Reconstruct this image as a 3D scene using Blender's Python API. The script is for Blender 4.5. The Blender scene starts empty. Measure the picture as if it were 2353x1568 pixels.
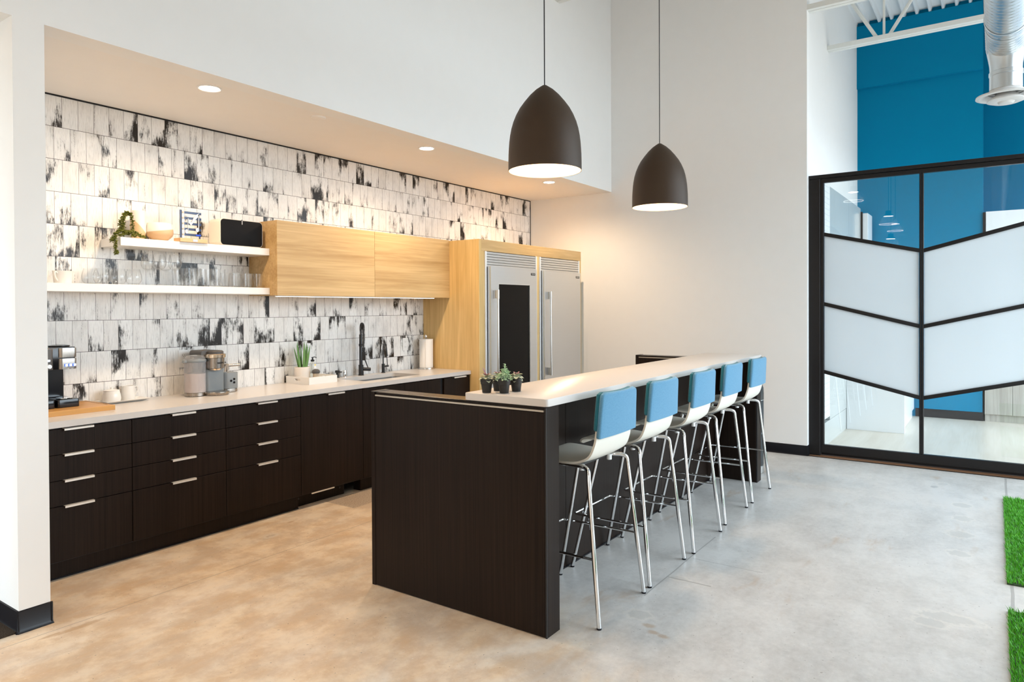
import bpy, bmesh, math, random
from mathutils import Vector, Matrix
random.seed(7)
S = bpy.context.scene
COL = S.collection
PI = math.pi

# ------------------------------------------------------------------ tagging
def tag(o, label=None, cat=None, group=None, kind=None):
    if label: o['label'] = label
    if cat: o['category'] = cat
    if group: o['group'] = group
    if kind: o['kind'] = kind
    return o
def thing(name, label, cat, loc=(0, 0, 0), rz=0, group=None):
    o = bpy.data.objects.new(name, None)
    COL.objects.link(o)
    o.location = loc
    o.rotation_euler = (0, 0, rz)
    o.empty_display_size = .05
    return tag(o, label, cat, group)
def wmat(o):
    m = Matrix.Identity(4)
    while o is not None:
        m = (Matrix.Translation(o.location) @ o.rotation_euler.to_matrix().to_4x4()) @ m
        o = o.parent
    return m
def obj(name, bm, mat, parent=None, label=None, local=False, smooth=True):
    """link a bmesh built in world (or, local=True, parent) coordinates as ONE mesh object"""
    if parent is not None and not local:
        bm.transform(wmat(parent).inverted())
    me = bpy.data.meshes.new(name)
    bmesh.ops.recalc_face_normals(bm, faces=bm.faces[:])
    bm.to_mesh(me); bm.free()
    if isinstance(mat, (list, tuple)):
        for m in mat: me.materials.append(m)
    else:
        me.materials.append(mat)
    if smooth:
        me.polygons.foreach_set('use_smooth', [True] * len(me.polygons))
        me.set_sharp_from_angle(angle=math.radians(34))
    o = bpy.data.objects.new(name, me)
    COL.objects.link(o)
    if parent is not None: o.parent = parent
    if label: o['label'] = label
    return o
def struct(name, bm, mat, parent=None, smooth=True):
    o = obj(name, bm, mat, parent, smooth=smooth)
    if parent is None: o['kind'] = 'structure'
    return o
def dup(root, loc=None, rz=None, label=None, group=None):
    r = root.copy(); COL.objects.link(r)
    if loc is not None: r.location = loc
    if rz is not None: r.rotation_euler = (0, 0, rz)
    if label: r['label'] = label
    if group: r['group'] = group
    for ch in list(root.children):
        c = ch.copy(); COL.objects.link(c); c.parent = r
        for g in list(ch.children):
            d = g.copy(); COL.objects.link(d); d.parent = c
    return r

# ------------------------------------------------------------------ shapes
def B(): return bmesh.new()
def box(bm, x0, x1, y0, y1, z0, z1, bev=0, seg=1, rot=None, mi=0):
    r = bmesh.ops.create_cube(bm, size=1)
    vs = r['verts']
    M = Matrix.Translation(((x0+x1)/2, (y0+y1)/2, (z0+z1)/2)) @ Matrix.Diagonal((abs(x1-x0), abs(y1-y0), abs(z1-z0), 1))
    for v in vs: v.co = M @ v.co
    if rot is not None:
        for v in vs: v.co = rot @ v.co
    fs = {f for v in vs for f in v.link_faces}
    for f in fs: f.material_index = mi
    if bev > 0:
        es = list({e for v in vs for e in v.link_edges})
        bmesh.ops.bevel(bm, geom=es, offset=bev, segments=seg, profile=.5, affect='EDGES')
    return bm
def rbox(bm, x0, x1, y0, y1, z0, z1, r, axis='z', seg=5, bev=0):
    """box with only the edges parallel to axis rounded by r"""
    a = 'xyz'.index(axis); lo = [x0, y0, z0]; hi = [x1, y1, z1]
    i, j = [k for k in range(3) if k != a]
    pts = []
    for (cx, cy, a0) in ((hi[i]-r, hi[j]-r, 0), (lo[i]+r, hi[j]-r, 90), (lo[i]+r, lo[j]+r, 180), (hi[i]-r, lo[j]+r, 270)):
        for s in range(seg+1):
            t = math.radians(a0 + 90*s/seg)
            pts.append((cx+r*math.cos(t), cy+r*math.sin(t)))
    return prism(bm, pts, axis, lo[a], hi[a], bev)
def prism(bm, pts, axis, a0, a1, bev=0):
    a = 'xyz'.index(axis); i, j = [k for k in range(3) if k != a]
    def mk(h):
        out = []
        for p in pts:
            c = [0, 0, 0]; c[a] = h; c[i] = p[0]; c[j] = p[1]
            out.append(bm.verts.new(c))
        return out
    lo = mk(a0); hi = mk(a1); n = len(pts)
    f0 = bm.faces.new(lo); f1 = bm.faces.new(hi)
    for k in range(n):
        bm.faces.new((lo[k], lo[(k+1) % n], hi[(k+1) % n], hi[k]))
    if bev > 0:
        es = list(set(f0.edges[:] + f1.edges[:]))
        bmesh.ops.bevel(bm, geom=es, offset=bev, segments=2, profile=.5, affect='EDGES')
    return bm
def lathe(bm, prof, c=(0, 0, 0), seg=28, sx=1, sy=1, cap=True, M=None):
    rings = []
    for (r, z) in prof:
        ring = []
        if r < 1e-6:
            co = Vector((0, 0, z)); ring = [bm.verts.new(co)]
        else:
            for k in range(seg):
                t = 2*PI*k/seg
                ring.append(bm.verts.new((r*math.cos(t)*sx, r*math.sin(t)*sy, z)))
        rings.append(ring)
    for a, b in zip(rings[:-1], rings[1:]):
        if len(a) == 1 and len(b) == 1: continue
        for k in range(seg):
            k2 = (k+1) % seg
            if len(a) == 1: bm.faces.new((a[0], b[k2], b[k]))
            elif len(b) == 1: bm.faces.new((a[k], a[k2], b[0]))
            else: bm.faces.new((a[k], a[k2], b[k2], b[k]))
    if cap:
        for rg in (rings[0], rings[-1]):
            if len(rg) > 2: bm.faces.new(rg)
    T = Matrix.Translation(c) if M is None else M
    for rg in rings:
        for v in rg: v.co = T @ v.co
    return bm
def cyl(bm, p0, p1, r0, r1=None, seg=16):
    return tube(bm, [p0, p1], r0, seg, r1=r0 if r1 is None else r1)
def tube(bm, pts, r, seg=10, r1=None, cap=True, radii=None):
    pts = [Vector(p) for p in pts]; n = len(pts)
    tang = []
    for i in range(n):
        a = pts[max(i-1, 0)]; b = pts[min(i+1, n-1)]
        tang.append((b-a).normalized())
    up = Vector((0, 0, 1)) if abs(tang[0].z) < .9 else Vector((1, 0, 0))
    nx = tang[0].cross(up).normalized()
    rings = []
    for i in range(n):
        if i > 0:
            nx = (nx - tang[i]*nx.dot(tang[i])).normalized()
        ny = tang[i].cross(nx)
        rr = radii[i] if radii else (r if r1 is None else r + (r1-r)*i/(n-1))
        rings.append([bm.verts.new(pts[i] + nx*math.cos(2*PI*k/seg)*rr + ny*math.sin(2*PI*k/seg)*rr) for k in range(seg)])
    for a, b in zip(rings[:-1], rings[1:]):
        for k in range(seg):
            bm.faces.new((a[k], a[(k+1) % seg], b[(k+1) % seg], b[k]))
    if cap:
        bm.faces.new(rings[0]); bm.faces.new(rings[-1])
    return bm
def smoothpath(pts, n=6):
    """Catmull-Rom through the points"""
    P = [Vector(p) for p in pts]; out = []
    for i in range(len(P)-1):
        p0 = P[max(i-1, 0)]; p1 = P[i]; p2 = P[i+1]; p3 = P[min(i+2, len(P)-1)]
        for s in range(n):
            t = s/n
            out.append(.5*((2*p1) + (p2-p0)*t + (2*p0-5*p1+4*p2-p3)*t*t + (3*p1-p0-3*p2+p3)*t**3))
    out.append(P[-1]); return out
def leaf(bm, base, d, up, L, W, th=.002, curl=.0, n=5, fold=.0):
    """a pointed leaf with thickness: base point, direction, up normal"""
    d = Vector(d).normalized(); up = Vector(up); up = (up - d*up.dot(d)).normalized(); s = d.cross(up)
    base = Vector(base); secs = []
    for i in range(n+1):
        t = i/n
        w = W*math.sin(PI*min(1, (t*.86+.1)))**.8 if t < 1 else W*.05
        c = base + d*L*t + up*curl*L*t*t
        tk = th*(1-t*.7)
        secs.append([bm.verts.new(c - s*w + up*fold*w), bm.verts.new(c + up*tk), bm.verts.new(c + s*w + up*fold*w), bm.verts.new(c - up*tk)])
    for a, b in zip(secs[:-1], secs[1:]):
        for k in range(4):
            bm.faces.new((a[k], a[(k+1) % 4], b[(k+1) % 4], b[k]))
    bm.faces.new(secs[0]); bm.faces.new(secs[-1])
def text_bm(body, size, origin, right, up, depth=.0008, align='CENTER', bold=0):
    cu = bpy.data.curves.new('lettering', 'FONT')
    cu.body = body; cu.size = size; cu.align_x = align; cu.align_y = 'CENTER'; cu.extrude = depth; cu.offset = bold
    o = bpy.data.objects.new('lettering', cu); COL.objects.link(o)
    dg = bpy.context.evaluated_depsgraph_get()
    me = bpy.data.meshes.new_from_object(o.evaluated_get(dg))
    bm = bmesh.new(); bm.from_mesh(me)
    bpy.data.objects.remove(o); bpy.data.curves.remove(cu); bpy.data.meshes.remove(me)
    r = Vector(right).normalized(); u = Vector(up).normalized(); n = r.cross(u)
    M = Matrix((r, u, n)).transposed().to_4x4(); M.translation = Vector(origin)
    bm.transform(M)
    return bm

# ------------------------------------------------------------------ materials
class NT:
    def __init__(self, name):
        self.m = bpy.data.materials.new(name); self.m.use_nodes = True
        self.t = self.m.node_tree; self.t.nodes.clear()
        self.out = self.n('ShaderNodeOutputMaterial')
    def n(self, typ, **kw):
        x = self.t.nodes.new(typ)
        for k, v in kw.items(): setattr(x, k, v)
        return x
    def l(self, a, b): self.t.links.new(a, b)
    def inp(self, node, key, val):
        s = node.inputs[key]
        if hasattr(val, 'links') or isinstance(val, bpy.types.NodeSocket): self.l(val, s)
        else: s.default_value = val
    def math(self, op, a, b=None, c=None, clamp=False):
        x = self.n('ShaderNodeMath', operation=op); x.use_clamp = clamp
        for i, v in enumerate((a, b, c)):
            if v is not None: self.inp(x, i, v)
        return x.outputs[0]
    def co(self, kind='Object'):
        return self.n('ShaderNodeTexCoord').outputs[kind]
    def sep(self, v):
        s = self.n('ShaderNodeSeparateXYZ'); self.l(v, s.inputs[0]); return s.outputs
    def comb(self, x, y, z):
        c = self.n('ShaderNodeCombineXYZ')
        for i, v in enumerate((x, y, z)): self.inp(c, i, v)
        return c.outputs[0]
    def scale(self, v, s, loc=(0, 0, 0)):
        m = self.n('ShaderNodeMapping'); self.l(v, m.inputs[0]); m.inputs['Scale'].default_value = s; m.inputs['Location'].default_value = loc
        return m.outputs[0]
    def noise(self, v, sc=5, det=3, rough=.5, dist=0):
        x = self.n('ShaderNodeTexNoise'); self.l(v, x.inputs['Vector'])
        x.inputs['Scale'].default_value = sc; x.inputs['Detail'].default_value = det
        x.inputs['Roughness'].default_value = rough; x.inputs['Distortion'].default_value = dist
        return x.outputs['Fac']
    def ramp(self, f, stops, interp='LINEAR'):
        x = self.n('ShaderNodeValToRGB'); self.l(f, x.inputs[0]); cr = x.color_ramp; cr.interpolation = interp
        while len(cr.elements) < len(stops): cr.elements.new(.5)
        for e, (p, c) in zip(cr.elements, stops):
            e.position = p; e.color = (*c, 1) if len(c) == 3 else c
        return x.outputs[0]
    def mix(self, f, a, b, blend='MIX'):
        x = self.n('ShaderNodeMix', data_type='RGBA', blend_type=blend)
        self.inp(x, 0, f)
        for i, v in ((6, a), (7, b)):
            if isinstance(v, tuple): x.inputs[i].default_value = (*v[:3], 1)
            else: self.l(v, x.inputs[i])
        return x.outputs[2]
    def sstep(self, v, a, b):
        x = self.n('ShaderNodeMapRange', interpolation_type='SMOOTHSTEP')
        self.inp(x, 0, v); x.inputs[1].default_value = a; x.inputs[2].default_value = b
        return x.outputs[0]
    def bump(self, h, strength=.2, dist=.002):
        x = self.n('ShaderNodeBump'); self.l(h, x.inputs['Height'])
        x.inputs['Strength'].default_value = strength; x.inputs['Distance'].default_value = dist
        return x.outputs[0]
    def bsdf(self, col=(.8, .8, .8), rough=.5, metal=0, spec=.5, normal=None, **kw):
        p = self.n('ShaderNodeBsdfPrincipled')
        if isinstance(col, tuple): p.inputs['Base Color'].default_value = (*col[:3], 1)
        else: self.l(col, p.inputs['Base Color'])
        self.inp(p, 'Roughness', rough); self.inp(p, 'Metallic', metal); self.inp(p, 'Specular IOR Level', spec)
        if normal is not None: self.l(normal, p.inputs['Normal'])
        for k, v in kw.items(): self.inp(p, k.replace('_', ' '), v)
        self.l(p.outputs[0], self.out.inputs[0])
        return p
def plain(name, col, rough=.5, metal=0, spec=.5, var=.04, nsc=30, bump=0, **kw):
    t = NT(name); c = t.co()
    f = t.noise(c, nsc, 3)
    a = tuple(max(0, x*(1-var)) for x in col); b = tuple(min(1, x*(1+var)) for x in col)
    cc = t.mix(f, a, b)
    nrm = t.bump(f, bump, .001) if bump else None
    t.bsdf(cc, rough, metal, spec, nrm, **kw)
    return t.m
def emit(name, col, st):
    t = NT(name); e = t.n('ShaderNodeEmission'); e.inputs[0].default_value = (*col, 1); e.inputs[1].default_value = st
    t.l(e.outputs[0], t.out.inputs[0]); return t.m
def wood(name, lo, hi, axis, fine=14, rough=.45, spec=.4, knots=1.0, hair=60, w=(.45, .2, .35)):
    """axis = direction of the grain"""
    t = NT(name); c = t.co()
    s = [fine, fine, fine]; s['xyz'.index(axis)] = .9
    s2 = [hair, hair, hair]; s2['xyz'.index(axis)] = 1.6
    s3 = [3.2, 3.2, 3.2]; s3['xyz'.index(axis)] = .55
    n1 = t.noise(t.scale(c, s), 1, 4, .6, .6*knots)
    n2 = t.noise(t.scale(c, s2), 1, 3, .6)
    n3 = t.noise(t.scale(c, s3), 1, 2, .5, .4)
    f = t.math('ADD', t.math('MULTIPLY', n1, w[0]), t.math('ADD', t.math('MULTIPLY', n2, w[1]), t.math('MULTIPLY', n3, w[2])))
    col = t.ramp(f, [(.33, lo), (.68, hi)])
    t.bsdf(col, rough, 0, spec, t.bump(n2, .12, .001)); return t.m
def pane(name, tint=(.96, .98, .98), haze=0.0, ior=1.5, rough=0.0):
    """thin clear glass: fresnel mirror over see-through"""
    t = NT(name)
    tr = t.n('ShaderNodeBsdfTransparent'); tr.inputs[0].default_value = (*tint, 1)
    gl = t.n('ShaderNodeBsdfGlossy'); gl.inputs['Roughness'].default_value = rough
    lw = t.n('ShaderNodeLayerWeight'); lw.inputs[0].default_value = .5; f0 = ((ior-1)/(ior+1))**2
    fr = t.math('ADD', f0, t.math('MULTIPLY', t.math('POWER', lw.outputs['Facing'], 5.0), 1-f0))   # Schlick, same from both sides
    mx = t.n('ShaderNodeMixShader'); t.l(fr, mx.inputs[0]); t.l(tr.outputs[0], mx.inputs[1]); t.l(gl.outputs[0], mx.inputs[2])
    last = mx.outputs[0]
    if haze:
        df = t.n('ShaderNodeBsdfDiffuse'); df.inputs[0].default_value = (.85, .88, .9, 1)
        m2 = t.n('ShaderNodeMixShader'); m2.inputs[0].default_value = haze
        t.l(last, m2.inputs[1]); t.l(df.outputs[0], m2.inputs[2]); last = m2.outputs[0]
    t.l(last, t.out.inputs[0]); return t.m

def tile_material():
    t = NT('fluted distressed tile'); c = t.co(); x, y, z = t.sep(c)
    TW, TH = .098, .2105
    rz = t.math('DIVIDE', t.math('SUBTRACT', 2.95, z), TH)
    row = t.math('FLOOR', rz); fz = t.math('FRACT', rz)
    off = t.math('MULTIPLY', t.math('MODULO', row, 2), .5)
    cx = t.math('ADD', t.math('DIVIDE', x, TW), t.math('ADD', off, .31))
    colm = t.math('FLOOR', cx); fx = t.math('FRACT', cx)
    wn = t.n('ShaderNodeTexWhiteNoise', noise_dimensions='2D'); t.l(t.comb(colm, row, 0), wn.inputs['Vector'])
    r1 = wn.outputs['Value']; rc = t.sep(wn.outputs['Color'])
    gx = t.math('MINIMUM', fx, t.math('SUBTRACT', 1, fx)); gz = t.math('MINIMUM', fz, t.math('SUBTRACT', 1, fz))
    grout = t.math('MAXIMUM', t.math('LESS_THAN', gx, .011), t.math('LESS_THAN', gz, .0075))
    # streaks run down the tile, broken into dashes; patches of bare dark glaze
    rs = t.math('MULTIPLY', r1, 37.0)
    st = t.noise(t.comb(t.math('MULTIPLY', x, 240.0), t.math('MULTIPLY', z, 17.0), rs), 1, 4, .68)
    st2 = t.noise(t.comb(t.math('MULTIPLY', x, 34.0), t.math('MULTIPLY', z, 5.0), rs), 1, 4, .6)
    pt = t.noise(t.comb(t.math('MULTIPLY', x, 13.0), t.math('MULTIPLY', z, 6.0), t.math('ADD', rs, 9.0)), 1, 2, .5)
    # more glaze is lost towards one end and one side of a tile
    endw = t.math('MULTIPLY', t.math('ABSOLUTE', t.math('SUBTRACT', fz, t.math('GREATER_THAN', rc[1], .35))), -.16)
    sidew = t.math('MULTIPLY', t.math('ABSOLUTE', t.math('SUBTRACT', fx, t.math('GREATER_THAN', rc[2], .5))), -.13)
    base = t.math('ADD', t.math('ADD', t.math('MULTIPLY', pt, .76), t.math('MULTIPLY', st2, .30)), t.math('ADD', endw, sidew))
    v = t.math('ADD', base, t.math('ADD', t.math('MULTIPLY', st, .48), t.math('MULTIPLY', t.math('SUBTRACT', r1, .5), .27)))
    blot = t.noise(t.comb(t.math('MULTIPLY', x, 120.0), t.math('MULTIPLY', z, 60.0), rs), 1, 3, .6)
    v = t.math('ADD', v, t.math('MULTIPLY', t.math('SUBTRACT', blot, .5), .18))
    dark = t.sstep(v, .688, .86)
    stroke = t.sstep(t.noise(t.comb(t.math('MULTIPLY', x, 118.0), t.math('MULTIPLY', z, 3.2), rs), 1, 2, .5), .60, .72)
    dash = t.sstep(t.noise(t.comb(t.math('MULTIPLY', x, 300.0), t.math('MULTIPLY', z, 70.0), rs), 1, 3, .6), .40, .58)
    dark = t.math('MAXIMUM', dark, t.math('MULTIPLY', t.math('MULTIPLY', stroke, dash), t.math('MULTIPLY', t.sstep(base, .30, .50), .85)))
    soft = t.math('MULTIPLY', t.sstep(base, .34, .58), .20)
    fl = t.math('SINE', t.math('MULTIPLY', x, 2*PI/.0098))
    ridge = t.math('MULTIPLY', t.sstep(fl, .3, 1), .07)
    fine = t.sstep(t.noise(t.comb(t.math('MULTIPLY', x, 420.0), t.math('MULTIPLY', z, 16.0), rs), 1, 2, .6), .50, .70)
    d = t.math('MAXIMUM', dark, t.math('MAXIMUM', soft, t.math('MULTIPLY', fine, .30)))
    d = t.math('MAXIMUM', d, ridge)
    white = t.mix(rc[0], (.84, .825, .80), (.90, .895, .88))
    tint = t.mix(r1, (.034, .019, .012), (.026, .022, .019))
    col = t.mix(d, white, tint)
    col = t.mix(t.math('MULTIPLY', grout, .9), col, (.035, .024, .018))
    h = t.math('SUBTRACT', t.math('MULTIPLY', fl, .5), t.math('MULTIPLY', grout, 3))
    t.bsdf(col, .16, 0, .24, t.bump(h, .2, .0012))
    return t.m

def concrete():
    t = NT('polished concrete'); c = t.co(); x, y, z = t.sep(c)
    n1 = t.noise(c, .8, 4, .55, .5); n2 = t.noise(c, 4.5, 7, .68, .15); n3 = t.noise(c, 30, 4, .7)
    st = t.noise(t.scale(c, (1.3, 4.2, 1)), 1.2, 7, .64, .2)
    f = t.math('ADD', t.math('ADD', t.math('MULTIPLY', n1, .35), t.math('MULTIPLY', n2, .35)), t.math('ADD', t.math('MULTIPLY', n3, .20), t.math('MULTIPLY', st, .22)))
    col = t.ramp(f, [(.36, (.37, .36, .345)), (.5, (.535, .525, .51)), (.63, (.68, .67, .655))])
    # rusty marks and grey filler patches
    rust = t.math('MULTIPLY', t.sstep(t.noise(t.scale(c, (1.1, 3.2, 1), (3, 7, 0)), 1.1, 4, .62, .4), .60, .76), .55)
    col = t.mix(rust, col, (.42, .265, .135))
    warm = t.sstep(t.noise(c, .45, 2, .5), .35, .65)
    col = t.mix(t.math('MULTIPLY', warm, .10), col, (.60, .45, .30))
    # tan bay on the kitchen side of the slab, ragged at its edge
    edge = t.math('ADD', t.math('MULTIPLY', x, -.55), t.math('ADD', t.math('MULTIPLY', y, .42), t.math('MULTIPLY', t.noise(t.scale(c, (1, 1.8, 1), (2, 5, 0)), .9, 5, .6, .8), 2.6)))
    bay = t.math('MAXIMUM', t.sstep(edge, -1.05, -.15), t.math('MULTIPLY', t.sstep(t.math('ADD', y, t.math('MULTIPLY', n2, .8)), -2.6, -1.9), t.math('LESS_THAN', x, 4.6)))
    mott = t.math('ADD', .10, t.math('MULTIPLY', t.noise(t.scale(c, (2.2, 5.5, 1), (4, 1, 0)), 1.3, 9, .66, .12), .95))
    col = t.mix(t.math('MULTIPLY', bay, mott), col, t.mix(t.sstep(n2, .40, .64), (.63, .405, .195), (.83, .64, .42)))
    vo = t.n('ShaderNodeTexVoronoi', feature='F1'); t.l(t.scale(c, (1, 1.6, 1)), vo.inputs['Vector']); vo.inputs['Scale'].default_value = 1.3
    vd = t.math('ADD', vo.outputs['Distance'], t.math('MULTIPLY', t.math('SUBTRACT', n2, .5), .25))
    patch = t.math('MULTIPLY', t.math('SUBTRACT', 1, t.sstep(vd, .055, .075)), .42)
    col = t.mix(patch, col, (.27, .275, .28))
    halo = t.math('MULTIPLY', t.math('MULTIPLY', t.sstep(vd, .07, .08), t.math('SUBTRACT', 1, t.sstep(vd, .08, .12))), .35)
    col = t.mix(halo, col, (.70, .68, .64))
    speck = t.math('GREATER_THAN', t.noise(c, 95, 1, .5), .725)
    col = t.mix(t.math('MULTIPLY', speck, .5), col, (.74, .72, .68))
    grit = t.math('GREATER_THAN', t.noise(t.scale(c, (1, 1, 1), (5, 2, 0)), 60, 1, .5), .75)
    col = t.mix(t.math('MULTIPLY', grit, .55), col, (.16, .14, .12))
    # exposed rough aggregate by the sink base
    def inside(v, a, b): return t.math('MULTIPLY', t.math('GREATER_THAN', v, a), t.math('LESS_THAN', v, b))
    agg = t.math('MULTIPLY', inside(x, 2.20, 4.0), inside(y, -.93, -.60))
    ag = t.ramp(t.noise(c, 130, 2, .7), [(.4, (.22, .15, .10)), (.6, (.58, .50, .42))])
    col = t.mix(t.math('MULTIPLY', agg, .8), col, ag)
    # filled core holes, drips and rust marks
    jit = t.math('MULTIPLY', t.math('SUBTRACT', t.noise(c, 22, 4, .65), .5), 1.5)
    def spots(lst):
        m = None
        for (px, py, rx, ry) in lst:
            dx = t.math('DIVIDE', t.math('SUBTRACT', x, px), rx); dy = t.math('DIVIDE', t.math('SUBTRACT', y, py), ry)
            dd = t.math('ADD', t.math('SQRT', t.math('ADD', t.math('MULTIPLY', dx, dx), t.math('MULTIPLY', dy, dy))), jit)
            m = dd if m is None else t.math('MINIMUM', m, dd)
        return m
    fill = spots([(4.895, -4.80, .07, .06), (4.494, -4.814, .07, .06), (4.075, -4.815, .075, .075), (3.639, -4.822, .06, .06), (2.547, -4.82, .06, .13), (2.44, -4.747, .05, .07), (1.721, -3.538, .05, .06), (2.279, -3.531, .03, .05), (5.567, -4.637, .05, .04)])
    ringm = t.math('MULTIPLY', t.math('SUBTRACT', 1, t.sstep(fill, 1.05, 1.45)), .40)
    col = t.mix(ringm, col, (.76, .72, .66))
    col = t.mix(t.math('MULTIPLY', t.math('SUBTRACT', 1, t.sstep(fill, .80, 1.10)), .36), col, (.38, .39, .39))
    drip = spots([(1.638, -3.629, .022, .035), (1.581, -3.674, .02, .03), (1.569, -3.733, .02, .035), (.066, -1.343, .12, .022), (-.06, -1.33, .05, .012), (1.705, -.814, .03, .014)])
    col = t.mix(t.math('MULTIPLY', t.math('SUBTRACT', 1, t.sstep(drip, .5, 1.35)), .5), col, (.40, .24, .11))
    # saw cut joints
    wob = t.math('MULTIPLY', t.math('SUBTRACT', t.noise(c, 3, 2), .5), .012)
    def line(v, p, w): return t.math('LESS_THAN', t.math('ABSOLUTE', t.math('SUBTRACT', t.math('ADD', v, wob), p)), w)
    j = line(y, -1.284, .003)
    j = t.math('MAXIMUM', j, t.math('MULTIPLY', line(y, -3.465, .004), inside(x, 1.95, 3.1)))
    j = t.math('MAXIMUM', j, t.math('MULTIPLY', line(y, -5.083, .008), inside(x, -3, 6.1)))
    for (px, a, b, w) in ((2.63, -3.9, -3.48, .003), (2.268, -3.72, -3.47, .006)):
        j = t.math('MAXIMUM', j, t.math('MULTIPLY', line(x, px, w), inside(y, a, b)))
    col = t.mix(t.math('MULTIPLY', j, .5), col, (.20, .19, .18))
    rg = t.math('ADD', .30, t.math('MULTIPLY', n2, .22))
    t.bsdf(col, rg, 0, .45, t.bump(n3, .05, .002)); return t.m

def two_tone(name, white, tan, a, bx, sharp=.004, vee=False):
    """glaze dipped at a slant: tan below the line z = a + bx*x"""
    t = NT(name); x, y, z = t.sep(t.co())
    xx = t.math('ABSOLUTE', x) if vee else x
    d = t.math('SUBTRACT', z, t.math('ADD', a, t.math('MULTIPLY', xx, bx)))
    f = t.sstep(d, -sharp, sharp)
    n = t.noise(t.co(), 90, 3)
    tn = t.mix(n, tuple(c*.93 for c in tan), tan)
    t.bsdf(t.mix(f, tn, white), .35); return t.m
def grid_print():
    t = NT('printed planner sheet'); x, y, z = t.sep(t.co())
    a = t.math('FRACT', t.math('MULTIPLY', x, 9.0)); b = t.math('FRACT', t.math('MULTIPLY', z, 16.0))
    ln = t.math('MAXIMUM', t.math('LESS_THAN', a, .1), t.math('LESS_THAN', b, .12))
    n = t.noise(t.scale(t.co(), (9, 1, 16)), 1.4, 1)
    tint = t.ramp(n, [(.3, (.78, .80, .84)), (.45, (.88, .88, .88)), (.6, (.86, .87, .87)), (.7, (.80, .74, .72))])
    t.bsdf(t.mix(t.math('MULTIPLY', ln, .55), tint, (.50, .52, .55)), .4); return t.m
def brushed(name, col, axis, rough=.32):
    t = NT(name); s = [220, 220, 220]; s['xyz'.index(axis)] = 1.2
    n = t.noise(t.scale(t.co(), s), 1, 2)
    c = t.mix(n, tuple(v*.97 for v in col), tuple(min(1, v*1.03) for v in col))
    t.bsdf(c, t.math('ADD', rough-.05, t.math('MULTIPLY', n, .1)), 1.0); return t.m
def fabric(name, a, b):
    t = NT(name); c = t.co()
    n = t.noise(c, 160, 3, .7); n2 = t.noise(c, 900, 2)
    col = t.mix(n, a, b)
    t.bsdf(col, .9, 0, .15, t.bump(n2, .25, .001), Sheen_Weight=.25); return t.m
def frosted():
    t = NT('frosted glass'); n = t.noise(t.co(), 1.6, 2)
    col = t.mix(n, (.80, .85, .88), (.86, .90, .925))
    df = t.n('ShaderNodeBsdfDiffuse'); t.l(col, df.inputs[0])
    tl = t.n('ShaderNodeBsdfTranslucent'); t.l(col, tl.inputs[0])
    mx = t.n('ShaderNodeMixShader'); mx.inputs[0].default_value = .55; t.l(df.outputs[0], mx.inputs[1]); t.l(tl.outputs[0], mx.inputs[2])
    gl = t.n('ShaderNodeBsdfGlossy'); gl.inputs['Roughness'].default_value = .35
    m2 = t.n('ShaderNodeMixShader'); m2.inputs[0].default_value = .05; t.l(mx.outputs[0], m2.inputs[1]); t.l(gl.outputs[0], m2.inputs[2])
    t.l(m2.outputs[0], t.out.inputs[0]); return t.m
def carpet():
    t = NT('dark loop carpet'); n = t.noise(t.co(), 260, 3, .8)
    t.bsdf(t.ramp(n, [(.35, (.015, .012, .010)), (.6, (.10, .075, .055)), (.75, (.20, .16, .12))]), .95, 0, .1, t.bump(n, .8, .006)); return t.m
def grass():
    t = NT('artificial turf'); oi = t.n('ShaderNodeTexWhiteNoise', noise_dimensions='3D')
    t.l(t.scale(t.co(), (70, 70, 2)), oi.inputs['Vector'])
    n = t.noise(t.co(), 45, 2)
    col = t.ramp(n, [(.3, (.035, .26, .003)), (.55, (.085, .44, .008)), (.8, (.20, .60, .035))])
    t.bsdf(col, .45, 0, .4); return t.m

M = {}
M['paint'] = plain('white wall paint', (.87, .87, .86), .75, spec=.2, var=.015, nsc=8)
M['soffit'] = plain('warm white soffit paint', (.88, .86, .835), .8, spec=.2, var=.015, nsc=8)
M['blue'] = plain('teal blue wall paint', (.001, .205, .375), .8, spec=.08, var=.03, nsc=6)
M['deck'] = plain('white steel deck', (.82, .84, .85), .6, spec=.3, var=.02)
M['joist'] = plain('off white joist paint', (.76, .77, .74), .55, spec=.3, var=.02)
M['base'] = plain('black rubber base', (.009, .009, .012), .30, spec=.28, var=.1)
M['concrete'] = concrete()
M['carpet'] = carpet()
M['tile'] = tile_material()
M['roomfloor'] = wood('pale oak plank floor', (.62, .54, .44), (.80, .73, .64), 'x', 9, .32)
M['sill'] = wood('brown threshold wood', (.16, .075, .035), (.33, .18, .10), 'y', 10, .45)
M['black'] = plain('black anodised frame', (.009, .0075, .0075), .45, spec=.3, var=.08)
M['glass'] = pane('clear glass')
M['frost'] = frosted()
M['dark'] = wood('espresso laminate', (.0055, .0030, .0021), (.0255, .0152, .0105), 'z', 70, .42, .14, .2, 260, (.25, .55, .2))
M['darker'] = plain('black cabinet void', (.008, .007, .008), .6, var=.1)
M['oakx'] = wood('golden oak, level grain', (.385, .235, .085), (.66, .47, .235), 'x', 15, w=(.52, .30, .22))
M['oakz'] = wood('golden oak, upright grain', (.49, .315, .11), (.80, .585, .275), 'z', 15, w=(.52, .30, .22))
M['quartz'] = plain('white quartz', (.66, .625, .595), .28, spec=.45, var=.012, nsc=60)
M['shelf'] = plain('white lacquer', (.84, .83, .81), .35, spec=.4, var=.01)
M['nickel'] = brushed('brushed nickel', (.78, .74, .68), 'x', .3)
M['pull'] = plain('pale satin pull', (.88, .82, .74), .38, .45, var=.02)
M['trimw'] = plain('pale satin trim', (.80, .83, .85), .4, .3, var=.01)
M['reveal'] = plain('dull metal reveal', (.50, .45, .38), .45, .6, var=.02)
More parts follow.
